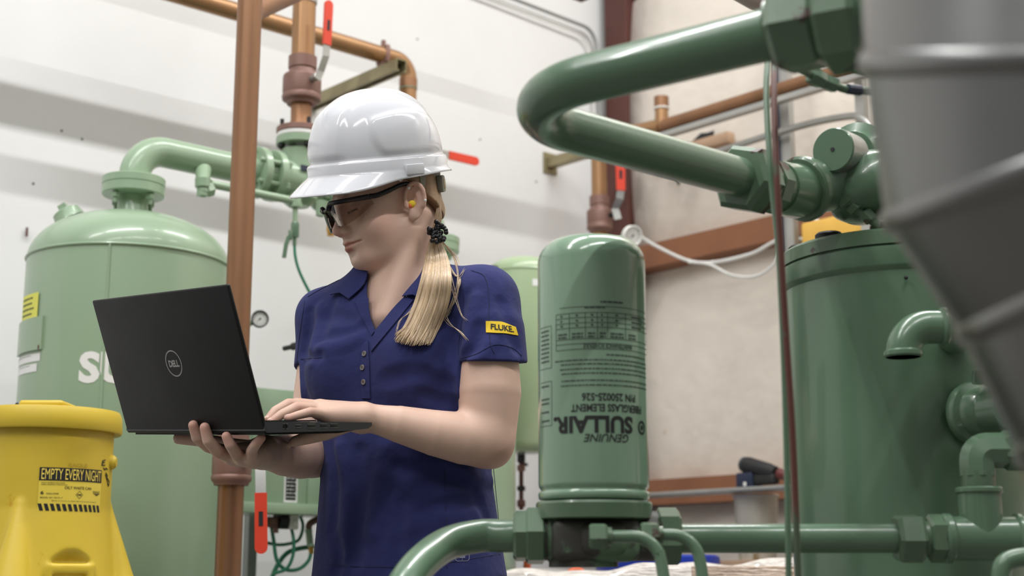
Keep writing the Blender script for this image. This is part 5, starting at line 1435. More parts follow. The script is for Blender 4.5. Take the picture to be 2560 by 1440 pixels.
# ears
def ear(s):
    c = H(0.0715 * s, -0.012, -0.014)
    ex = (Hl * s * 0.88 + Hf * 0.46).normalized()            # outward, flared back
    ez = (Hu * 0.97 - Hf * 0.24).normalized(); ey = ez.cross(ex).normalized(); ez = ex.cross(ey).normalized()
    E = lambda a, b_, c_: c + ex * a + ey * b_ + ez * c_
    if ey.dot(Hf) < 0: ey_ = -ey
    else: ey_ = ey
    E = lambda a, b_, c_: c + ex * a + ey_ * b_ + ez * c_
    body.u(ell(E(0.004, -0.004, 0.0), (0.0065, 0.0155, 0.0285), (ex, ey_, ez)), 0.006)
    pts = []; rs_ = []
    for k in range(13):
        a = math.radians(-30 + 20 * k)
        pts.append(E(0.009 + 0.002 * math.sin(a), -0.003 + 0.0165 * math.cos(a), 0.004 + 0.0270 * math.sin(a))); rs_.append(0.0040 if k < 10 else 0.0035)
    body.u(chain(pts, rs_), 0.004)
    body.u(ell(E(0.006, 0.001, -0.0255), (0.0052, 0.0085, 0.0085), (ex, ey_, ez)), 0.006)     # lobe
    body.s(ell(E(0.0120, 0.0025, 0.002), (0.0085, 0.0088, 0.0165), (ex, ey_, ez)), 0.003)     # bowl
    body.s(chain([E(0.0125, -0.0085, -0.006), E(0.0130, -0.0095, 0.010), E(0.0130, 0.0, 0.0215)], [0.0025, 0.0030, 0.0026]), 0.003)
    body.u(ell(E(0.006, 0.0125, -0.006), (0.004, 0.0042, 0.0070), (ex, ey_, ez)), 0.004)      # tragus
    return E, ex, ey_, ez
EARL = ear(1); ear(-1)
# ---- her left arm (towards the camera) and typing hand
body.u(chain([SHL, A(1222, 860, 2.355), A(1224, 980, 2.345), ELB], [0.043, 0.0480, 0.0525, 0.046]), 0.02)
body.u(caps(A(1222, 1108, 2.35), A(1236, 1132, 2.36), 0.036, 0.021), 0.02)
body.u(chain([A(1205, 1098, 2.335), A(1160, 1096, 2.325), A(1090, 1083, 2.31), A(1000, 1061, 2.296), A(950, 1050, 2.29), WRL], [0.0435, 0.0425, 0.0375, 0.0300, 0.0245, 0.0225]), 0.015)
lt = {}
lt['index'] = [A(806, 1016, 2.315), A(742, 1008, 2.295), A(706, 1022, 2.275), A(684, 1044, 2.262)]
lt['middle'] = [A(800, 1015, 2.292), A(722, 1010, 2.265), A(688, 1028, 2.245), A(669, 1050, 2.232)]
lt['ring'] = [A(802, 1022, 2.268), A(742, 1018, 2.238), A(704, 1036, 2.220), A(676, 1056, 2.208)]
lt['little'] = [A(812, 1036, 2.248), A(776, 1030, 2.222), A(745, 1038, 2.210), A(718, 1046, 2.200)]
rad = {'index': (.0098, .0088, .0078, .0064), 'middle': (.0098, .0090, .0080, .0066), 'ring': (.0096, .0086, .0076, .0064), 'little': (.0090, .0078, .0068, .0058)}
wl = WRL
for nm in lt:
    body.u(caps(A(905, 1042, {'index': 2.297, 'middle': 2.290, 'ring': 2.280, 'little': 2.272}[nm]), lt[nm][0], 0.019, 0.0115 if nm != 'little' else 0.012), 0.012)
body.u(ell(A(842, 1034, 2.285), (0.042, 0.034, 0.016), (Vector((1, .1, -.05)).normalized(), Vector((-.1, 1, 0)).normalized(), UP)), 0.012)
body.u(caps(A(900, 1054, 2.285), A(835, 1046, 2.262), 0.017, 0.014), 0.012)      # heel of the hand
for nm in lt: body.u(chain(lt[nm], rad[nm]), 0.0035)
body.u(chain([A(872, 1056, 2.325), A(815, 1082, 2.345), A(770, 1094, 2.345), A(738, 1103, 2.345)], [.0155, .0125, .0110, .0090]), 0.006)
# ---- her right arm and the supporting hand
body.u(chain([SHR, A(800, 900, 2.545), A(788, 1020, 2.53), ELR], [0.036, 0.0390, 0.0415, 0.039]), 0.02)
WRR = A(664, 1130, 2.335)
body.u(chain([ELR, A(752, 1138, 2.455), A(712, 1138, 2.40), WRR], [0.0415, 0.0405, 0.035, 0.0265]), 0.015)
palm = A(612, 1136, 2.27)
rt = {}
rt['index'] = [A(566, 1130, 2.292), A(520, 1116, 2.245), A(493, 1094, 2.222), A(483, 1063, 2.212)]
rt['middle'] = [A(582, 1142, 2.262), A(544, 1128, 2.212), A(521, 1102, 2.194), A(512, 1069, 2.188)]
rt['ring'] = [A(604, 1146, 2.232), A(590, 1132, 2.186), A(576, 1112, 2.170), A(566, 1091, 2.166)]
rt['little'] = [A(628, 1142, 2.212), A(630, 1126, 2.172), A(640, 1110, 2.152), A(653, 1095, 2.142)]
for nm in rt:
    body.u(caps(A(662, 1132, {'index': 2.345, 'middle': 2.335, 'ring': 2.32, 'little': 2.31}[nm]), rt[nm][0], 0.021, 0.0125), 0.014)
body.u(ell(palm, (0.040, 0.040, 0.017), (Vector((-1, -.55, .05)).normalized(), Vector((.5, -1, 0)).normalized(), UP)), 0.012)
body.u(caps(A(655, 1136, 2.32), A(632, 1144, 2.24), 0.019, 0.014), 0.012)
rad2 = {'index': (.0108, .0098, .0090, .0078), 'middle': (.0110, .0100, .0092, .0080), 'ring': (.0106, .0096, .0086, .0074), 'little': (.0098, .0086, .0078, .0068)}
for nm in rt: body.u(chain(rt[nm], rad2[nm]), 0.0035)
body.u(chain([A(620, 1124, 2.34), A(560, 1112, 2.36), A(500, 1099, 2.36), A(446, 1096, 2.355)], [.016, .0125, .0115, .0095]), 0.006)
lo = A(430, 1240, 2.1); 
Vb, Fb = body.mesh((A(425, 1100, 2.33).x, 2.08, 0.93), (A(1325, 1100, 2.36).x, 2.64, H(0, 0, 0.135).z), 0.0023)
# vertex tints: lips, cheeks, knuckles and ears are redder
def tint(V):
    n = len(V); base_c = np.tile(np.array(lin((212, 178, 160))), (n, 1))
    red = np.array(lin((205, 128, 116))); lip = np.array(lin((192, 116, 102))); brow = np.array(lin((140, 104, 80)))
    P = V.astype(np.float32)
    def mixin(c, w): 
        nonlocal base_c
        base_c = base_c * (1 - w[:, None]) + c[None, :] * w[:, None]
    for p, r_, w in ((H(.05, .05, -.035), .03, .22), (H(-.05, .05, -.035), .03, .22), (H(0, .118, -.03), .016, .25), (H(.075, -.01, .01), .035, .22), (ELB + Vector((0.02, 0, -.04)), .05, .25)):
        d = np.linalg.norm(P - np3(p), axis=1); mixin(red, w * np.clip(1.3 - d / r_, 0, 1))
    for hand, tips in ((lt, .3), (rt, .42)):
        for nm in hand:
            d = np.linalg.norm(P - np3(hand[nm][3]), axis=1); mixin(red, tips * np.clip(1.4 - d / .014, 0, 1))
            d = np.linalg.norm(P - np3(hand[nm][1]), axis=1); mixin(red, .25 * np.clip(1.3 - d / .012, 0, 1))
    ld = np.full(n, 1.0)
    for s in (-1, 1):
        ld = np.minimum(ld, chain([H(0, 0.1005, -0.0540), H(0.009 * s, 0.0985, -0.0530), H(0.032 * s, 0.0850, -0.0560)], [0.0045, 0.0046, 0.0022])(P))
        ld = np.minimum(ld, chain([H(0, 0.0985, -0.0628), H(0.010 * s, 0.0955, -0.0622), H(0.031 * s, 0.0850, -0.0572)], [0.0066, 0.0064, 0.0022])(P))
    mixin(lip, .75 * np.clip(-ld / 0.0018 + .5, 0, 1))
    ml = np.full(n, 1.0)
    for s in (-1, 1): ml = np.minimum(ml, chain([H(0, 0.1030, -0.0575), H(0.012 * s, 0.0985, -0.0570), H(0.035 * s, 0.0858, -0.0568)], [0.0030, 0.0028, 0.0016])(P))
    mixin(np.array(lin((118, 66, 58))), .6 * np.clip(-ml / 0.0012 + .3, 0, 1))
    bd = np.full(n, 1.0)
    for s in (-1, 1): bd = np.minimum(bd, chain([H(0.014 * s, 0.099, 0.019), H(0.032 * s, 0.0905, 0.024), H(0.050 * s, 0.074, 0.018)], [0.0045, 0.0045, 0.003])(P))
    mixin(brow, .6 * np.clip(-bd / 0.003 + .3, 0, 1))
    ey = np.full(n, 1.0)
    for s in (-1, 1): ey = np.minimum(ey, caps(H(0.018 * s, 0.0895, -0.0035), H(0.045 * s, 0.0835, -0.004), 0.0022)(P))
    mixin(np.array(lin((70, 48, 40))), .9 * np.clip(-ey / 0.001 + .3, 0, 1))
    return base_c
bo = link_mesh('body', Vb, Fb, skin, person, 180, fix=False)
ca_ = bo.data.color_attributes.new('Col', 'FLOAT_COLOR', 'POINT')
tc_ = np.concatenate([tint(Vb), np.ones((len(Vb), 1))], 1).astype(np.float32)
ca_.data.foreach_set('color', tc_.ravel())
# fingernails
nails = MB()
nail_m = mat('fingernail', (232, 196, 180), 0.3)
for nm in ('middle', 'ring', 'little'):
    p2, p3 = lt[nm][2], lt[nm][3]; d = (p3 - p2).normalized(); sd = d.cross(UP).normalized(); up_ = sd.cross(d)
    c = p3 + up_ * rad[nm][3] * 0.80 - d * .0015
    MB().ball(c, (0.0040, 0.0048, 0.0014), 12, 8, (sd, d, up_)).build('fingernail', nail_m, person)
# ================================================================== polo shirt
SB1 = A(1229, 905, 2.345)           # sleeve ends
SB2 = A(795, 925, 2.545)
shirt0 = Solid()
shirt0.u(torso(0.004), 0.01)
for s, rr in ((-1, .052), (1, .056)):
    shirt0.u(ell(TB(0.072 * s, 0.076, 925), (0.062, 0.050, 0.064), BX), 0.045)
shirt0.u(caps(NB + LB_ * 0.02, SHL, 0.060, 0.056), 0.035)
shirt0.u(caps(NB - LB_ * 0.02, SHR, 0.060, 0.049), 0.035)
shirt0.u(chain([SHL + Vector((-.004, 0, 0)), A(1221, 830, 2.365), A(1228, 960, 2.35)], [0.0575, 0.0615, 0.0640]), 0.022)
shirt0.u(chain([SHR, A(806, 860, 2.545), A(797, 980, 2.535)], [0.047, 0.0475, 0.0485]), 0.022)
def trace(S, pts, y0=2.12, it=26):
    """where sight lines through photo pixels meet a solid, with outward normals"""
    R = np.array([tuple(ray(px, py)) for px, py in pts], dtype=np.float32); R /= np.linalg.norm(R, axis=1)[:, None]
    t = (y0 / R[:, 1]).astype(np.float32); o = np.array([0, 0, CAM_Z], dtype=np.float32)
    for _ in range(it):
        d = S.ev(o + R * t[:, None]); t += np.clip(d, -.02, .08) * 0.95
        t = np.minimum(t, 2.75)
    P = o + R * t[:, None]
    e = 0.002
    N = np.stack([S.ev(P + np.array(v, dtype=np.float32) * e) - S.ev(P - np.array(v, dtype=np.float32) * e) for v in ((1, 0, 0), (0, 1, 0), (0, 0, 1))], 1)
    N /= np.maximum(np.linalg.norm(N, axis=1), 1e-9)[:, None]
    return [Vector(map(float, p)) for p in P], [Vector(map(float, q)) for q in N]
shirt = Solid(); shirt.ops = list(shirt0.ops)
# drapery: soft valleys and ridges laid on the surface
folds = [  # (pixels, radius, depth, kind)
    ([(800, 800), (830, 790), (880, 800)], .012, .0035, 's'), ([(795, 850), (850, 835), (905, 815)], .010, .0035, 's'), ([(798, 872), (850, 865), (900, 845)], .008, .003, 'u'),
    ([(1146, 850), (1140, 880), (1148, 930)], .012, .007, 's'), ([(1130, 800), (1120, 860), (1095, 900)], .010, .003, 's'), ([(1165, 740), (1150, 800), (1142, 860)], .010, .004, 's'), ([(1190, 745), (1178, 800), (1165, 870)], .008, .003, 'u'),
    ([(1100, 690), (1130, 720), (1150, 760)], .010, .003, 's'),
    ([(820, 1080), (840, 1180), (835, 1300)], .016, .005, 's'), ([(850, 1120), (868, 1220), (862, 1380)], .014, .005, 'u'), ([(900, 1130), (905, 1230), (890, 1400)], .018, .006, 's'),
    ([(960, 1125), (950, 1230), (930, 1330)], .016, .004, 'u'), ([(1000, 1170), (1090, 1190), (1180, 1215)], .016, .005, 's'), ([(960, 1180), (1060, 1225), (1150, 1245)], .012, .003, 'u'),
    ([(1060, 1290), (1130, 1260), (1200, 1250)], .016, .005, 's'), ([(1000, 1330), (1100, 1290), (1200, 1290)], .013, .003, 'u'), ([(1120, 1150), (1180, 1190), (1225, 1200)], .010, .004, 'u'),
    ([(1190, 1240), (1215, 1300), (1225, 1360)], .013, .004, 's'), ([(960, 950), (1040, 930), (1120, 960)], .020, .003, 's'), ([(1060, 985), (1110, 1000), (1150, 1010)], .012, .004, 's'),
    ([(830, 760), (820, 790), (806, 840)], .010, .004, 's'), ([(775, 780), (772, 830), (760, 880)], .010, .0035, 's'), ([(800, 770), (790, 830), (778, 900)], .008, .003, 'u'),
    ([(760, 890), (780, 895), (800, 890)], .008, .003, 's'), ([(1255, 760), (1270, 820), (1290, 870)], .012, .003, 's'), ([(1205, 820), (1190, 870), (1160, 895)], .012, .004, 's'), ([(1225, 860), (1210, 890), (1180, 910)], .009, .003, 'u'),
    ([(830, 1330), (850, 1380), (840, 1430)], .014, .004, 's'), ([(1010, 1260), (1000, 1340), (985, 1420)], .016, .004, 's'),
]
allp = [p for f_ in folds for p in f_[0]]
TP, TN = trace(shirt0, allp)
i_ = 0
for pts, r_, dp_, kd in folds:
    ps_, ns_ = TP[i_:i_ + len(pts)], TN[i_:i_ + len(pts)]; i_ += len(pts)
    if kd == 's':
        dp_ *= .62; c_ = catmull([p + n * (r_ - dp_) for p, n in zip(ps_, ns_)], 2); shirt.s(chain(c_, [r_] * len(c_)), 0.010)
    else:
        dp_ *= .55; c_ = catmull([p - n * (r_ - dp_) for p, n in zip(ps_, ns_)], 2); shirt.u(chain(c_, [r_] * len(c_)), 0.014)
full = Solid(); full.ops = list(shirt.ops)
# hollow it, then open hem, cuffs and neck
class ShirtSolid(Solid):
    def cutall(self, P, d, g):
        d = np.maximum(d, -(g + 0.016))
        for t, fn, k in self.ops: d = np.maximum(d, fn(P))
        return d
    def ev(self, P, ops=None): return self.cutall(P, full.ev(P), shirt0.ev(P))
    def prep(self, C, R): full.prep(C, R); shirt0.prep(C, R)
    def block(self, P, q): return self.cutall(P, full.block(P, q), shirt0.block(P, q))
cloth = ShirtSolid()
def poly_px(poly):
    """signed pixel distance (metres) of points from an outline drawn in the photograph, positive inside"""
    Q = np.array(poly, dtype=np.float32)
    def fn(P):
        x = P[:, 0]; y = P[:, 1]; z = P[:, 2] - CAM_Z
        fw = y * CP + z * SP; up_ = -y * SP + z * CP
        U = 1280 + FPX * x / fw; W_ = 720 - FPX * up_ / fw
        ins = np.zeros(len(P), dtype=bool); dm = np.full(len(P), 1e9, dtype=np.float32)
        n = len(Q)
        for i in range(n):
            a = Q[i]; b = Q[(i + 1) % n]
            ab = b - a; t = np.clip(((U - a[0]) * ab[0] + (W_ - a[1]) * ab[1]) / (ab @ ab), 0, 1)
            dm = np.minimum(dm, np.hypot(U - a[0] - t * ab[0], W_ - a[1] - t * ab[1]))
            c = (a[1] > W_) != (b[1] > W_)
            with np.errstate(divide='ignore', invalid='ignore'):
                ins ^= c & (U < (b[0] - a[0]) * (W_ - a[1]) / (b[1] - a[1]) + a[0])
        return np.where(ins, dm, -dm) / 1430.0
    return fn
open_poly = [(925, 660), (919, 700), (917, 724), (921, 760), (927, 795), (940, 828), (954, 812), (976, 783), (1016, 740), (1056, 692), (1075, 655), (1090, 560), (925, 560)]
opf = poly_px(open_poly)
neck_cut = lambda P: np.minimum(opf(P), (2.50 - P[:, 1]))
cloth.i(neck_cut)
top_neck = caps(H(0, -0.03, -0.04), A(1004, 720, 2.48), 0.056, 0.060)
cloth.i(lambda P: -np.maximum(top_neck(P), A(1000, 690, 2.47).z - P[:, 2]))
sl1 = (A(1228, 980, 2.35) - A(1221, 830, 2.365)).normalized(); sl2 = (A(797, 980, 2.535) - A(806, 860, 2.545)).normalized()
ch1 = caps(SHL, A(1228, 1100, 2.35), 0.085); ch2 = caps(SHR, A(795, 1100, 2.535), 0.07)
cutn1 = (sl1 + Vector((-0.06, 0.25, 0))).normalized(); cutn2 = (sl2 + Vector((0.0, -0.06, 0))).normalized()
core = torso(0.012)
c1f = half(A(1232, 906, 2.345), cutn1); c2f = half(A(795, 924, 2.545), cutn2)
cloth.i(lambda P: np.minimum(np.minimum(c1f(P), -ch1(P)), core(P) - 0.012))
cloth.i(lambda P: np.minimum(np.minimum(c2f(P), -ch2(P)), core(P) - 0.012))
zh_ = A(1015, 1462, 2.40).z
cloth.i(lambda P: zh_ + 0.06 * np.clip(P[:, 0] + .14, 0, .2) + 0.004 * np.sin(21 * P[:, 0] + 2.0) - P[:, 2])
Vs, Fs = cloth.mesh((A(725, 900, 2.5).x, 2.22, 0.90), (A(1325, 900, 2.35).x, 2.66, 1.56), 0.0026, 14)
shv = relax(Vs, Fs, 2, 0.5)
sh_o = link_mesh('polo_shirt', shv, Fs, navy, person, 180, fix=False)
# ---- sheets of cloth lying on the shirt
skinref = Solid(); skinref.ops = list(shirt0.ops) + [('u', caps(H(0, -0.030, -0.035), A(1004, 745, 2.48), 0.052, 0.056), 0.012)]
def sheet(name, grid, m, parent, lift, th=0.002, S=None, nu=14, nv=10, lift_fn=None):
    """grid: rows of pixel points (each row same length); rows are interpolated, laid on the surface and lifted"""
    G = np.array(grid, dtype=np.float64)
    R0 = [catmull([Vector((p[0], p[1], 0)) for p in row], max(1, nu // (len(row) - 1))) if len(row) > 2 else [Vector((row[0][0] + (row[1][0] - row[0][0]) * k / nu, row[0][1] + (row[1][1] - row[0][1]) * k / nu, 0)) for k in range(nu + 1)] for row in grid]
    n = len(R0[0]); pts = []
    for j in range(nv + 1):
        s = j / nv * (len(R0) - 1); a = min(int(s), len(R0) - 2); w = s - a
        for i in range(n):
            q = R0[a][i] * (1 - w) + R0[a + 1][i] * w; pts.append((q.x, q.y))
    P, N = trace(S or shirt, pts)
    V = []; F = []
    for k, (p, q) in enumerate(zip(P, N)):
        u_, v_ = (k % n) / (n - 1), (k // n) / nv
        V.append(p + q * (lift_fn(u_, v_) if lift_fn else lift))
    V2 = [p - q * th for p, q in zip(V, N)]
    K = len(V)
    for j in range(nv):
        for i in range(n - 1):
            a = j * n + i
            F.append((a, a + 1, a + n + 1, a + n)); F.append((K + a, K + a + n, K + a + n + 1, K + a + 1))
    for i in range(n - 1):
        F.append((i, K + i, K + i + 1, i + 1)); a = nv * n + i; F.append((a, a + 1, K + a + 1, K + a))
    for j in range(nv):
        a = j * n; F.append((a, a + n, K + a + n, K + a)); a = j * n + n - 1; F.append((a, K + a, K + a + n, a + n))
    return link_mesh(name, V + V2, F, m, parent, 60)
sheet('collar', [[(926, 668), (920, 700), (908, 722), (876, 751)], [(906, 672), (893, 700), (876, 720), (858, 738)], [(886, 684), (866, 700), (850, 716), (831, 741)]], navy, sh_o, 0, 0.0022, skinref, 15, 10, lambda u_, v_: 0.004 + 0.010 * math.sin(math.pi * min(1, v_ * .75 + .1)) * (1 - .45 * u_))
sheet('collar', [[(1064, 664), (1052, 692), (1030, 718), (1008, 744)], [(1080, 668), (1074, 700), (1056, 724), (1036, 742)], [(1096, 676), (1092, 708), (1078, 732), (1050, 748)]], navy, sh_o, 0, 0.0022, skinref, 15, 10, lambda u_, v_: 0.004 + 0.009 * math.sin(math.pi * min(1, v_ * .75 + .1)) * (1 - .4 * u_))
sheet('placket', [[(906, 862), (904, 900), (904, 950), (906, 996)], [(922, 852), (925, 900), (926, 950), (927, 996)]], navy, sh_o, 0.0026, 0.003, shirt, 18, 4)
sheet('placket_facing', [[(940, 828), (958, 806), (986, 771), (1014, 741)], [(930, 880), (962, 842), (998, 798), (1034, 752)]], navy, sh_o, 0.003, 0.003, shirt, 15, 6)
sheet('placket_facing', [[(921, 745), (924, 780), (930, 806), (939, 828)], [(888, 752), (902, 786), (916, 812), (930, 840)]], navy, sh_o, 0.002, 0.002, shirt, 12, 4)
BP, BN = trace(shirt, [(914, 885), (909, 919), (912, 955)])
btn = mat('grey_shell_button', (120, 116, 112), 0.35)
for p, n in zip(BP, BN):
    b = MB(); b.lathe(p + n * 0.003, n, [(0, 0.0046), (0.0012, 0.0048), (0.0018, 0.0042), (0.0014, 0.0030), (0.0014, 0)], 20); bt = b.build('button', btn, sh_o)
    x, y, _ = frame_of(n)
    b = MB()
    for a_, c_ in ((1, 1), (1, -1), (-1, 1), (-1, -1)): b.cyl(p + n * 0.0042 + (x * a_ + y * c_) * 0.0011, p + n * 0.0048 + (x * a_ + y * c_) * 0.0011, 0.0006, n=8)
    b.build('button_holes', black, bt)
def seam(pts, r=0.0006, m=navy_d, S=None, n=4):
    P, N = trace(S or shirt, [(q.x, q.y) for q in catmull([Vector((a, c, 0)) for a, c in pts], n)])
    MB().tube([p + q * 0.0004 for p, q in zip(P, N)], r, 6).build('seam', m, sh_o)
for S_ in ([(1178, 676), (1212, 692), (1222, 740), (1222, 800), (1226, 860), (1236, 884)], [(1156, 800), (1148, 850), (1146, 880)], [(1152, 896), (1190, 886), (1236, 862), (1280, 870), (1304, 890)],
           [(762, 752), (755, 800), (748, 850), (742, 905)], [(752, 898), (780, 896), (806, 894)], [(848, 700), (816, 716), (790, 730), (770, 742)], [(1110, 1150), (1114, 1250), (1116, 1340), (1118, 1420)], [(905, 858), (903, 900), (903, 950), (905, 994)],
           [(815, 1410), (880, 1416), (960, 1418), (1060, 1416), (1160, 1400), (1250, 1385)], [(1232, 1160), (1240, 1240), (1246, 1300)]):
    seam(S_)
# sleeve patch with lettering, hem emblem
patch_m = mat('yellow_woven_patch', (244, 206, 44), 0.7, bump=0.3, bscale=900.0, bdist=0.0006)
pc4 = [(1215, 803), (1256, 804), (1288, 818), (1294, 839), (1262, 833), (1217, 833)]
pt_ = sheet('sleeve_patch', [[(1215, 803), (1237, 804), (1256, 806), (1288, 818)], [(1216, 832), (1240, 833), (1262, 834), (1294, 839)]], patch_m, sh_o, 0.0018, 0.0016, shirt, 12, 4)
def lay(items, corners, name, m, parent, lift, S=None):
    """flat print placed inside four photo corners (bl, br, tr, tl) and laid on the cloth"""
    (ax_, ay_), (bx_, by_), (cx_, cy_), (dx_, dy_) = corners
    V2 = []; F2 = []
    for v, f in items:
        o = len(V2); V2 += v; F2 += [tuple(i + o for i in q) for q in f]
    px = []
    for u_, v_ in V2:
        px.append(((ax_ * (1 - u_) + bx_ * u_) * (1 - v_) + (dx_ * (1 - u_) + cx_ * u_) * v_, (ay_ * (1 - u_) + by_ * u_) * (1 - v_) + (dy_ * (1 - u_) + cy_ * u_) * v_))
    P, N = trace(S or shirt, px)
    return link_mesh(name, [p + n * lift for p, n in zip(P, N)], F2, m, parent, 0, fix=False)
v, f = text_flat('FLUKE.', 1.0, bold=0.03); xs = [a for a, b_ in v]; ys = [b_ for a, b_ in v]
fl = [((a - min(xs)) / (max(xs) - min(xs)), (b_ - min(ys)) / (max(ys) - min(ys))) for a, b_ in v]
lay([(fl, f)], [(1227, 824), (1284, 832), (1281, 817), (1227, 810)], 'patch_lettering', black, pt_, 0.0024)
it = [ring2d(.5, .5, .42, .5, 24)]
emb = mat('grey_emblem_print', (120, 122, 150), 0.6)
it = []
def rrect(x0, y0, x1, y1, w, wy, n=5, r=.22):
    o = []; i_ = []
    for cx_, cy_, a0 in ((x1 - r, y1 - r * 1.3, 0), (x0 + r, y1 - r * 1.3, 90), (x0 + r, y0 + r * 1.3, 180), (x1 - r, y0 + r * 1.3, 270)):
        for k in range(n + 1):
            a = math.radians(a0 + 90 * k / n); o.append((cx_ + r * math.cos(a), cy_ + 1.3 * r * math.sin(a))); i_.append((cx_ + (r - w) * math.cos(a), cy_ + (1.3 * r - wy) * math.sin(a)))
    m_ = len(o); return (o + i_, [(k, (k + 1) % m_, m_ + (k + 1) % m_, m_ + k) for k in range(m_)])
it = [rrect(0, 0, 1, 1, .05, .06), rect(.3, .32, .7, .66), rect(.485, .66, .515, .96), rect(.485, .04, .515, .32)]
lay(it, [(1137, 1404), (1173, 1403), (1173, 1378), (1137, 1379)], 'hem_emblem', emb, sh_o, 0.0012)
# ---- trousers and boots (below the frame)
tr = Solid()
zk = 0.50
for s in (-1, 1):
    hp_ = TB(0.085 * s, 0.0, 1520); kn = Vector((hp_.x, hp_.y, 0.5)) + LB_ * 0.012 * s + FB * 0.02; an = Vector((hp_.x, hp_.y, 0.09)) + LB_ * 0.02 * s - FB * 0.01
    tr.u(chain([hp_, kn, an], [0.083, 0.060, 0.052]), 0.03)
tr.u(ell(TB(0, -0.005, 1500), (0.166, 0.116, 0.16), BX), 0.03)
tr.i(half((0, 0, A(1015, 1370, 2.4).z), (0, 0, 1)))
Vt, Ft = tr.mesh((-0.45, 2.2, 0.02), (0.12, 2.75, 1.0), 0.008, 12)
link_mesh('trousers', relax(Vt, Ft, 2), Ft, mat('black_trousers', (26, 27, 32), 0.85, bump=0.1, bscale=900.0, bdist=0.001), person, 180, fix=False)
for s in (-1, 1):
    hp_ = TB(0.085 * s, 0.0, 1520); an = Vector((hp_.x, hp_.y, 0)) + LB_ * 0.02 * s - FB * 0.01
    bt_ = Solid(); bt_.u(caps(an + UP * 0.14, an + UP * 0.05, 0.052, 0.05), 0.02); bt_.u(ell(an + FB * 0.09 + UP * 0.035, (0.05, 0.14, 0.055), BX), 0.02); bt_.i(half((0, 0, 0.001), (0, 0, -1)))
    v_, f_ = bt_.mesh(an + Vector((-.3, -.3, -.01)), an + Vector((.3, .3, .22)), 0.008, 12)
    link_mesh('boot', relax(v_, f_, 2), f_, rubber, person, 180, fix=False)
# ================================================================== hair
hb = Solid()
hb.u(ell(H(0, -0.010, 0.045), (0.0790, 0.091, 0.090), HAX), 0.01)
TIE = A(1086, 592, 2.415)
hb.u(chain([H(0.046, -0.045, 0.022), H(0.050, -0.047, -0.010), A(1066, 548, 2.405), TIE], [0.022, 0.020, 0.019, 0.012]), 0.02)
hb.u(chain([H(0.0, -0.060, 0.0), H(0.02, -0.064, -0.03), TIE], [0.030, 0.026, 0.012]), 0.03)
hb.i(lambda P: ((P - np3(H(0, -0.018, 0.016))) @ np3((Hf - Hu * 0.95).normalized())))
hb.i(half(H(0, 0, 0.105), Hu))
Vh, Fh = hb.mesh(H(0, -0.02, 0.02) + Vector((-.16, -.16, -.13)), H(0, -0.02, 0.02) + Vector((.16, .16, .13)), 0.003)
link_mesh('hair', relax(Vh, Fh, 2), Fh, hairback, person, 180, fix=False)
def strand_mesh(paths, r, name, m, parent, cols=None, n=5):
    V = []; F = []; C = []
    for pi, P in enumerate(paths):
        mm = len(P); x = None
        for i in range(mm):
            t = (P[min(i + 1, mm - 1)] - P[max(i - 1, 0)]).normalized()
            if x is None: x, _, _ = frame_of(t)
            x = (x - t * x.dot(t)).normalized(); y = t.cross(x)
            k_ = i / (mm - 1); rr = r[pi] * (0.75 + 0.5 * math.sin(math.pi * min(1, k_ * 1.1))) * (1.0 if k_ < .9 else 1 - (k_ - .9) * 7)
            for k in range(n):
                a = 2 * math.pi * k / n; V.append(P[i] + (x * math.cos(a) + y * math.sin(a)) * rr); C.append(cols[pi])
        o = len(V) - mm * n
        for i in range(mm - 1):
            for k in range(n):
                k2 = (k + 1) % n; F.append((o + i * n + k, o + i * n + k2, o + (i + 1) * n + k2, o + (i + 1) * n + k))
    ob = link_mesh(name, V, F, m, parent, 180, fix=False)
    at = ob.data.color_attributes.new('Col', 'FLOAT_COLOR', 'POINT')
    at.data.foreach_set('color', np.concatenate([np.array(C), np.ones((len(C), 1))], 1).astype(np.float32).ravel())
    return ob
Lc = [(1076, 598), (1066, 640), (1056, 690), (1040, 750), (1014, 812), (986, 856)]
Rc = [(1098, 598), (1116, 640), (1124, 690), (1118, 750), (1096, 812), (1076, 866)]
rgh = random.Random(21)
pts = []; NS = 520; meta = []
for i in range(NS):
    s = rgh.random(); jl = rgh.gauss(0, 3); ln = rgh.uniform(.93, 1.02) - 0.05 * abs(s - .45); clump = math.floor(s * 7) / 7 + 1 / 14
    row = []
    for k in range(6):
        w = s + (clump - s) * 0.35 * max(0, (k - 2)) / 3
        x = Lc[k][0] * (1 - w) + Rc[k][0] * w + jl * k / 5; y = Lc[k][1] * (1 - w) + Rc[k][1] * w
        if k == 5: y = y - (1 - ln) * 260; 
        row.append((x, y))
    meta.append((s, rgh.random())); pts += row
TPs, TNs = trace(skinref, pts)
paths = []; cols = []; rads = []
for i in range(NS):
    s, t_ = meta[i]; P = []
    for k in range(6):
        p = TPs[i * 6 + k]; n = TNs[i * 6 + k]
        px, py = pts[i * 6 + k]
        thick = [0.010, 0.016, 0.018, 0.016, 0.013, 0.009][k] * math.sqrt(max(0, 1 - (2 * s - 1) ** 2)) * 0.9
        D0 = p.y - [.006, .024, .033, .022, .007, .006][k] - thick * (t_ * 1.0 + .1)
        if k == 0: D0 = TIE.y - 0.004 - thick * (t_ - .5)
        elif k == 1: D0 = min(D0, TIE.y - 0.006 - thick * (t_ - .5))
        P.append(A(px, py, D0))
    paths.append(catmull(P, 5))
    g = rgh.uniform(.78, 1.12); warm = rgh.uniform(-.03, .05)
    base = np.array(lin((190, 165, 136))) * g; base[2] *= 1 - warm * 2; cols.append(np.clip(base, 0, 1)); rads.append(rgh.uniform(.0012, .0021))
pony = strand_mesh(paths, rads, 'ponytail', hair_m, person, cols); pony['kind'] = 'stuff'
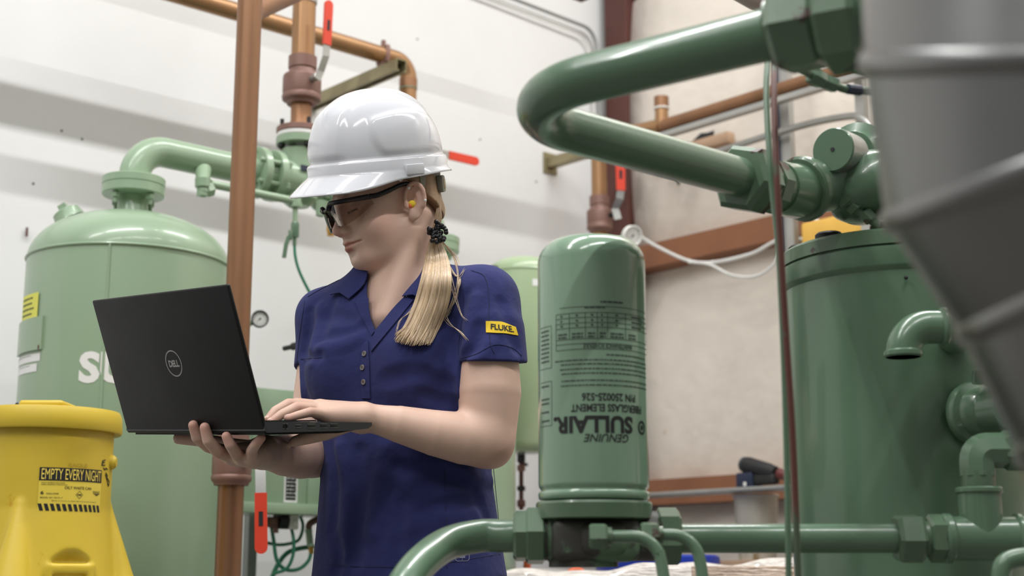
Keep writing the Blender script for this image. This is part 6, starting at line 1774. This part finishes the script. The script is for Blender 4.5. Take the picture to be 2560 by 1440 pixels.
wis = [[(1100, 600), (1126, 626), (1142, 660), (1148, 700), (1138, 745), (1118, 785), (1108, 802)], [(1102, 602), (1130, 640), (1146, 690), (1132, 750), (1106, 806)], [(1098, 598), (1120, 620), (1140, 640), (1150, 662)], [(1100, 610), (1118, 650), (1128, 700), (1150, 780), (1168, 800)], [(1110, 640), (1140, 690), (1166, 672)], [(1060, 700), (1030, 770), (1000, 800), (992, 830)], [(1100, 740), (1120, 800), (1150, 830), (1170, 850)]]
paths = []; cols = []; rads = []
for w in wis:
    for q in range(4 if w is not wis[0] else 9):
        ww = [(x + rgh.gauss(0, 2.5), y + rgh.gauss(0, 2)) for x, y in w]
        TPw, TNw = trace(skinref, ww)
        paths.append(catmull([A(x, y, min(p.y - .005 - .004 * rgh.random(), 2.42)) for (x, y), p in zip(ww, TPw)], 5)); cols.append(np.array(lin((200, 178, 150))) * rgh.uniform(.8, 1.1)); rads.append(.00038)
wo = strand_mesh(paths, rads, 'loose_hair', hair_m, person, cols, 4); wo['kind'] = 'stuff'
# hair over the temple and behind the ear, as combed strands
paths = []; cols = []; rads = []
for i in range(300):
    a = rgh.random(); z0 = 0.050 + 0.034 * a; y0 = 0.050 - 0.060 * rgh.random()
    P = []
    for k in range(6):
        t_ = k / 5
        yy = y0 + (-0.075 - y0) * t_; zz = z0 + (-0.012 + .02 * a - z0) * t_ ** 1.15
        zz = max(zz, 0.020 + 0.25 * max(0, yy + .01) if yy > -0.022 else -.04)
        e = np.array([1.0, (yy + 0.012) / 0.094, (zz - 0.045) / 0.090]); q = max(0.0, 1 - e[1] ** 2 - e[2] ** 2)
        P.append(H(0.0805 * math.sqrt(max(q, .12)) + 0.001 * rgh.random(), yy, zz))
    endp = TIE + (H(0.03, -0.07, -0.02) - TIE) * 0.0 + Vector((rgh.uniform(-.006, .006), rgh.uniform(-.006, .006), rgh.uniform(-.002, .006)))
    P.append((P[-1] + endp) / 2 + Hl * 0.012 * (1 - a) - Hf * 0.004); P.append(endp)
    paths.append(catmull(P, 4)); g = rgh.uniform(.62, 1.0); cols.append(np.array(lin((176, 148, 116))) * g); rads.append(rgh.uniform(.0005, .0010))
co = strand_mesh(paths, rads, 'combed_hair', hair_m, person, cols, 4); co['kind'] = 'stuff'
b = MB()
for k in range(46):
    a = rgh.uniform(0, 2 * math.pi); c = TIE + Vector((0.002, -0.008, 0)) + Vector((math.cos(a) * .016, -0.006 * rgh.random() - .004, math.sin(a) * .020)) * rgh.uniform(.1, 1.0) + Vector((0.004, -0.006, 0.004)); b.ball(c, 0.0042, 10, 7)
ht = b.build('hair_tie', blackpl, person); ht['label'] = 'black beaded hair tie'; ht['kind'] = 'stuff'
for px, py, D in ((1022, 470, None), (1063, 501, None)):
    q = {1022: H(.0745, .004, .020), 1063: None}[px]
    if q is None: q = A(1063, 501, EARL[0](0.012, -0.018, 0.006).y - 0.003)
    else: q = A(1022, 470, EARL[0](0.010, 0.010, 0.026).y - 0.005)
    MB().ball(q, 0.0027, 12, 8).build('pearl_stud', whitepl, person)
# ear plug
E, ex, ey_, ez = EARL
epl = thing('ear_plug', 'yellow and orange foam plug in the ear', 'ear plug', E(0.006, 0.004, -0.010))
q0 = E(0.000, 0.004, -0.005); q1 = E(0.0105, 0.002, -0.0045)
b = MB(); b.lathe(q0, q1 - q0, [(-.003, 0.0062), (0.004, 0.0068), (0.0075, 0.0062), (0.0095, 0.0045), (0.0104, 0.002), (0.0105, 0)], 24); b.build('plug', mat('yellow_foam', (240, 206, 60), 0.8), epl)
b = MB(); b.ball(E(0.0072, 0.0060, -0.0078), (0.0040, 0.0042, 0.0046), 12, 8); b.build('swirl', mat('orange_foam', (232, 120, 74), 0.8), epl)
# ================================================================== hard hat
HATO = H(0, 0.0, 0.084)
hp_ = math.radians(4.6); hr_ = math.radians(12.0)
hf = (Hf * math.cos(hp_) + Hu * math.sin(hp_)).normalized(); hu0 = (Hu * math.cos(hp_) - Hf * math.sin(hp_)).normalized(); hl = (Hl * math.cos(hr_) - hu0 * math.sin(hr_)).normalized(); hu = (hu0 * math.cos(hr_) + Hl * math.sin(hr_)).normalized()
def HT(x, y, z): return HATO + hl * x + hf * y + hu * z
hat = thing('hard_hat', 'glossy white hard hat with short brim on the woman', 'hard hat', HATO)
NA = 160
HD = 0.122
sst = lambda a, b_, x: (lambda t: t * t * (3 - 2 * t))(min(1, max(0, (x - a) / (b_ - a))))
def rim_r(th):          # radius of the rim; th = 0 is the front
    a = 0.123 if math.cos(th) > 0 else 0.119; c = 0.103
    return 1 / math.sqrt((math.cos(th) / a) ** 2 + (math.sin(th) / c) ** 2)
def hat_mesh():
    V = []; F = []
    rings = []
    def dome(s, th, inset=0.0):
        r = rim_r(th) * s
        z = HD * (1 - s ** 2.35) ** (1 / 2.05) if s < 1 else 0.0
        x = r * math.sin(th); y = r * math.cos(th)
        # side panels sunk, front lobe and crest raised
        zf = z / HD; ta = abs(math.degrees(math.atan2(math.sin(th), math.cos(th))))
        tb = 58 + 16 * (zf - .45) ** 2 * 4
        side = sst(tb, tb + 9, ta) * (1 - sst(118, 160, ta)) * (1 - sst(0.50 + .08 * math.sin(math.radians(min(max(ta - 60, 0), 90) * 2)), 0.60 + .08 * math.sin(math.radians(min(max(ta - 60, 0), 90) * 2)), zf))
        front = (1 - sst(30, 40, ta)) * (1 - sst(.62, .85, zf)) * sst(.0, .1, zf)
        crest = (1 - sst(0.018, 0.034, abs(x))) * sst(0.35, 0.75, zf)
        d = 0.0042 * side * sst(.0, .1, zf) + 0.0040 * front + 0.003 * crest - inset
        n = Vector((x / 0.0115, y / 0.016, z / 0.0165)) if s > 0 else Vector((0, 0, 1))
        n = Vector((x / rim_r(th) ** 2, y / rim_r(th) ** 2, (z + .02) / HD ** 2)).normalized()
        return Vector((x, y, z)) + n * d
    ss = [0.02] + [math.sin(math.pi / 2 * k / 54) for k in range(2, 55)]
    for s in ss: rings.append([dome(s, 2 * math.pi * k / NA) for k in range(NA)])
    def br(th):         # brim reach
        c = math.cos(th); return 0.0040 + 0.030 * sst(0.10, 0.98, c) + 0.001 * sst(.2, 1, -c)
    def off(dr, z_of):
        row = []
        for k in range(NA):
            th = 2 * math.pi * k / NA; r = rim_r(th); row.append(Vector(((r + dr(th)) * math.sin(th), (r + dr(th)) * math.cos(th), z_of(th))))
        return row
    drop = lambda th: 0.005 + 0.007 * sst(-.9, 0.2, math.cos(th)) + 0.016 * sst(0.0, 0.80, math.cos(th))
    rings.append(off(lambda t: 0.0015, lambda t: -0.0015)); rings.append(off(lambda t: 0.0045, lambda t: -0.003)); rings.append(off(lambda t: 0.0062, lambda t: -0.006)); rings.append(off(lambda t: 0.0068, lambda t: -0.020)); rings.append(off(lambda t: 0.0078, lambda t: -0.0235))
    for q in (0.12, 0.3, .5, .7, .88, .96, 1.0):
        rings.append(off(lambda t, q=q: 0.0078 + br(t) * q, lambda t, q=q: -0.0238 - drop(t) * (q ** 1.15)))
    rings.append(off(lambda t: 0.0078 + br(t) + .0006, lambda t: -0.0238 - drop(t) - .0022)); rings.append(off(lambda t: 0.0076 + br(t) * .97, lambda t: -0.0238 - drop(t) - .0036))
    rings.append(off(lambda t: 0.0058 + br(t) * .3, lambda t: -0.0262 - drop(t) * .3)); rings.append(off(lambda t: 0.0035, lambda t: -0.022)); rings.append(off(lambda t: -0.002, lambda t: -0.004))
    for s in reversed(ss[::3]): rings.append([dome(s, 2 * math.pi * k / NA, 0.003) for k in range(NA)])
    for R in rings: V += R
    for i in range(len(rings) - 1):
        for k in range(NA):
            k2 = (k + 1) % NA; F.append((i * NA + k, i * NA + k2, (i + 1) * NA + k2, (i + 1) * NA + k))
    V.append(sum(rings[0], Vector()) / NA); c0 = len(V) - 1
    for k in range(NA): F.append((c0, (k + 1) % NA, k))
    V.append(sum(rings[-1], Vector()) / NA); c1 = len(V) - 1; o = (len(rings) - 1) * NA
    for k in range(NA): F.append((c1, o + k, o + (k + 1) % NA))
    return [HT(p.x, p.y, p.z) for p in V], F
V, F = hat_mesh()
link_mesh('shell', V, F, hat_m, hat, 60)
th = math.radians(99); r_ = rim_r(th) + .006
b = MB(); dirn = hl * math.sin(th) + hf * math.cos(th); tg = hl * math.cos(th) - hf * math.sin(th)
b.box(HT(0, 0, -0.024) + dirn * (r_ + .003), (0.036, 0.010, 0.018), (tg, dirn, hu), 0.002); b.build('accessory_slot', hat_m, hat, 40)
# suspension: headband at the nape, tongue and knob
sus = mat('grey_hat_webbing', (128, 126, 112), 0.5)
def band(a0, a1, z0, z1, dr, name, m):
    V = []; F = []; n = 24
    for i in range(n + 1):
        t = math.radians(a0 + (a1 - a0) * i / n); R_ = rim_r(t) - dr
        for z, q in ((z0, 0), (z1, 0), (z1, .002), (z0, .002)): V.append(HT((R_ - q) * math.sin(t), (R_ - q) * math.cos(t), z))
    for i in range(n):
        for k in range(4): F.append((4 * i + k, 4 * i + (k + 1) % 4, 4 * i + 4 + (k + 1) % 4, 4 * i + 4 + k))
    F += [(0, 1, 2, 3), (4 * n + 3, 4 * n + 2, 4 * n + 1, 4 * n)]
    return link_mesh(name, V, F, m, hat, 40)
band(112, 248, -0.058, -0.006, .008, 'headband', sus)
band(40, 124, -0.034, -0.012, .019, 'headband_strap', mat('dark_hat_webbing', (40, 40, 44), 0.6))
t = math.radians(146); R_ = rim_r(t) - .005; dirn = hl * math.sin(t) + hf * math.cos(t); tg = hl * math.cos(t) - hf * math.sin(t)
b = MB(); b.box(HT(R_ * math.sin(t), R_ * math.cos(t), -0.054), (0.030, 0.012, 0.030), (tg, dirn, hu), 0.003); kn = b.build('ratchet', sus, hat, 40)
b = MB(); b.box(HT(R_ * math.sin(t), R_ * math.cos(t), -0.054) + dirn * .0062, (0.020, 0.002, 0.018), (tg, dirn, hu), 0.001); b.build('ratchet_panel', strutm, kn, 40)
t = math.radians(86); b = MB(); q = HT(rim_r(t) * math.sin(t), rim_r(t) * math.cos(t), -0.038); b.torus(q, hl, 0.0035, 0.0014, 16, 6); b.build('strap_clip', whitepl, hat)
# ================================================================== safety glasses
gl = thing('safety_glasses', 'black-framed wraparound safety glasses with clear lenses', 'glasses', H(0, .1, -.03))
lens_m = clear_mat('clear_lens', (232, 222, 214), 0.08)
gy = lambda x: 0.1205 - 5.5 * x * x if abs(x) < .03 else 0.11555 - 0.33 * (abs(x) - .03) - 23.0 * (abs(x) - .03) ** 2
gtop = lambda u_: 0.0095 + 0.0095 * math.sin(math.pi * min(1, u_ / .22) / 2) - 0.0095 * u_ ** 1.3
def lens(s):
    V = []; F = []; nu, nv = 22, 12
    for i in range(nu + 1):
        u_ = i / nu; x = 0.011 + 0.0585 * u_
        top = gtop(u_)
        bot = -0.0255 + 0.022 * max(0, (u_ - .45) / .55) ** 2.0 + 0.020 * max(0, (.16 - u_) / .16) ** 1.5
        for j in range(nv + 1):
            v_ = j / nv; z = top + (bot - top) * v_
            V.append(H(x * s, gy(x) - 0.004 * v_ * v_ - 0.002 * math.sin(math.pi * v_) * 0, z))
    K = len(V)
    V2 = [p - Hf * 0.0018 for p in V]
    m_ = nv + 1
    for i in range(nu):
        for j in range(nv):
            a = i * m_ + j; F.append((a, a + m_, a + m_ + 1, a + 1)); F.append((K + a, K + a + 1, K + a + m_ + 1, K + a + m_))
    for i in range(nu):
        a = i * m_; F.append((a, K + a, K + a + m_, a + m_)); a += nv; F.append((a, a + m_, K + a + m_, K + a))
    for j in range(nv):
        F.append((j, j + 1, K + j + 1, K + j)); a = nu * m_ + j; F.append((a, K + a, K + a + 1, a + 1))
    return link_mesh('lens', V + V2, F, lens_m, gl, 60)
for s in (-1, 1):
    lens(s)
    b = MB(); b.tube([H(x * s, gy(x) + .0006, gtop((x - .009) / .0605)) for x in [0.009 + 0.0605 * k / 14 for k in range(15)]], [0.0046 - .0006 * math.sin(math.pi * k / 14) for k in range(15)], 10); b.build('brow_bar', blackpl, gl)
    b = MB(); b.tube(catmull([H(0.0695 * s, gy(.0695), 0.0095), H(0.0745 * s, 0.052, 0.0085), H(0.0770 * s, 0.030, 0.0125), H(0.0785 * s, 0.008, 0.0175), H(0.0775 * s, -0.008, 0.0165), H(0.0765 * s, -0.022, 0.004)], 6), [0.0046] * 13 + [0.0040] * 13 + [0.0030] * 5, 10); b.build('temple', blackpl, gl)
    b = MB(); b.tube(catmull([H(0.0085 * s, 0.1195, 0.009), H(0.0095 * s, 0.114, -0.002), H(0.0135 * s, 0.105, -0.012)], 5), [0.0024, .0024, .0024, .0024, .0024, .0022, .0022, .002, .002, .002, .002], 10); b.build('nose_piece', blackpl, gl)
b = MB(); b.tube([H(-0.010, gy(.01) + .001, 0.0105), H(0, gy(0) + .001, 0.0100), H(0.010, gy(.01) + .001, 0.0105)], 0.0030, 10); b.build('bridge', blackpl, gl)
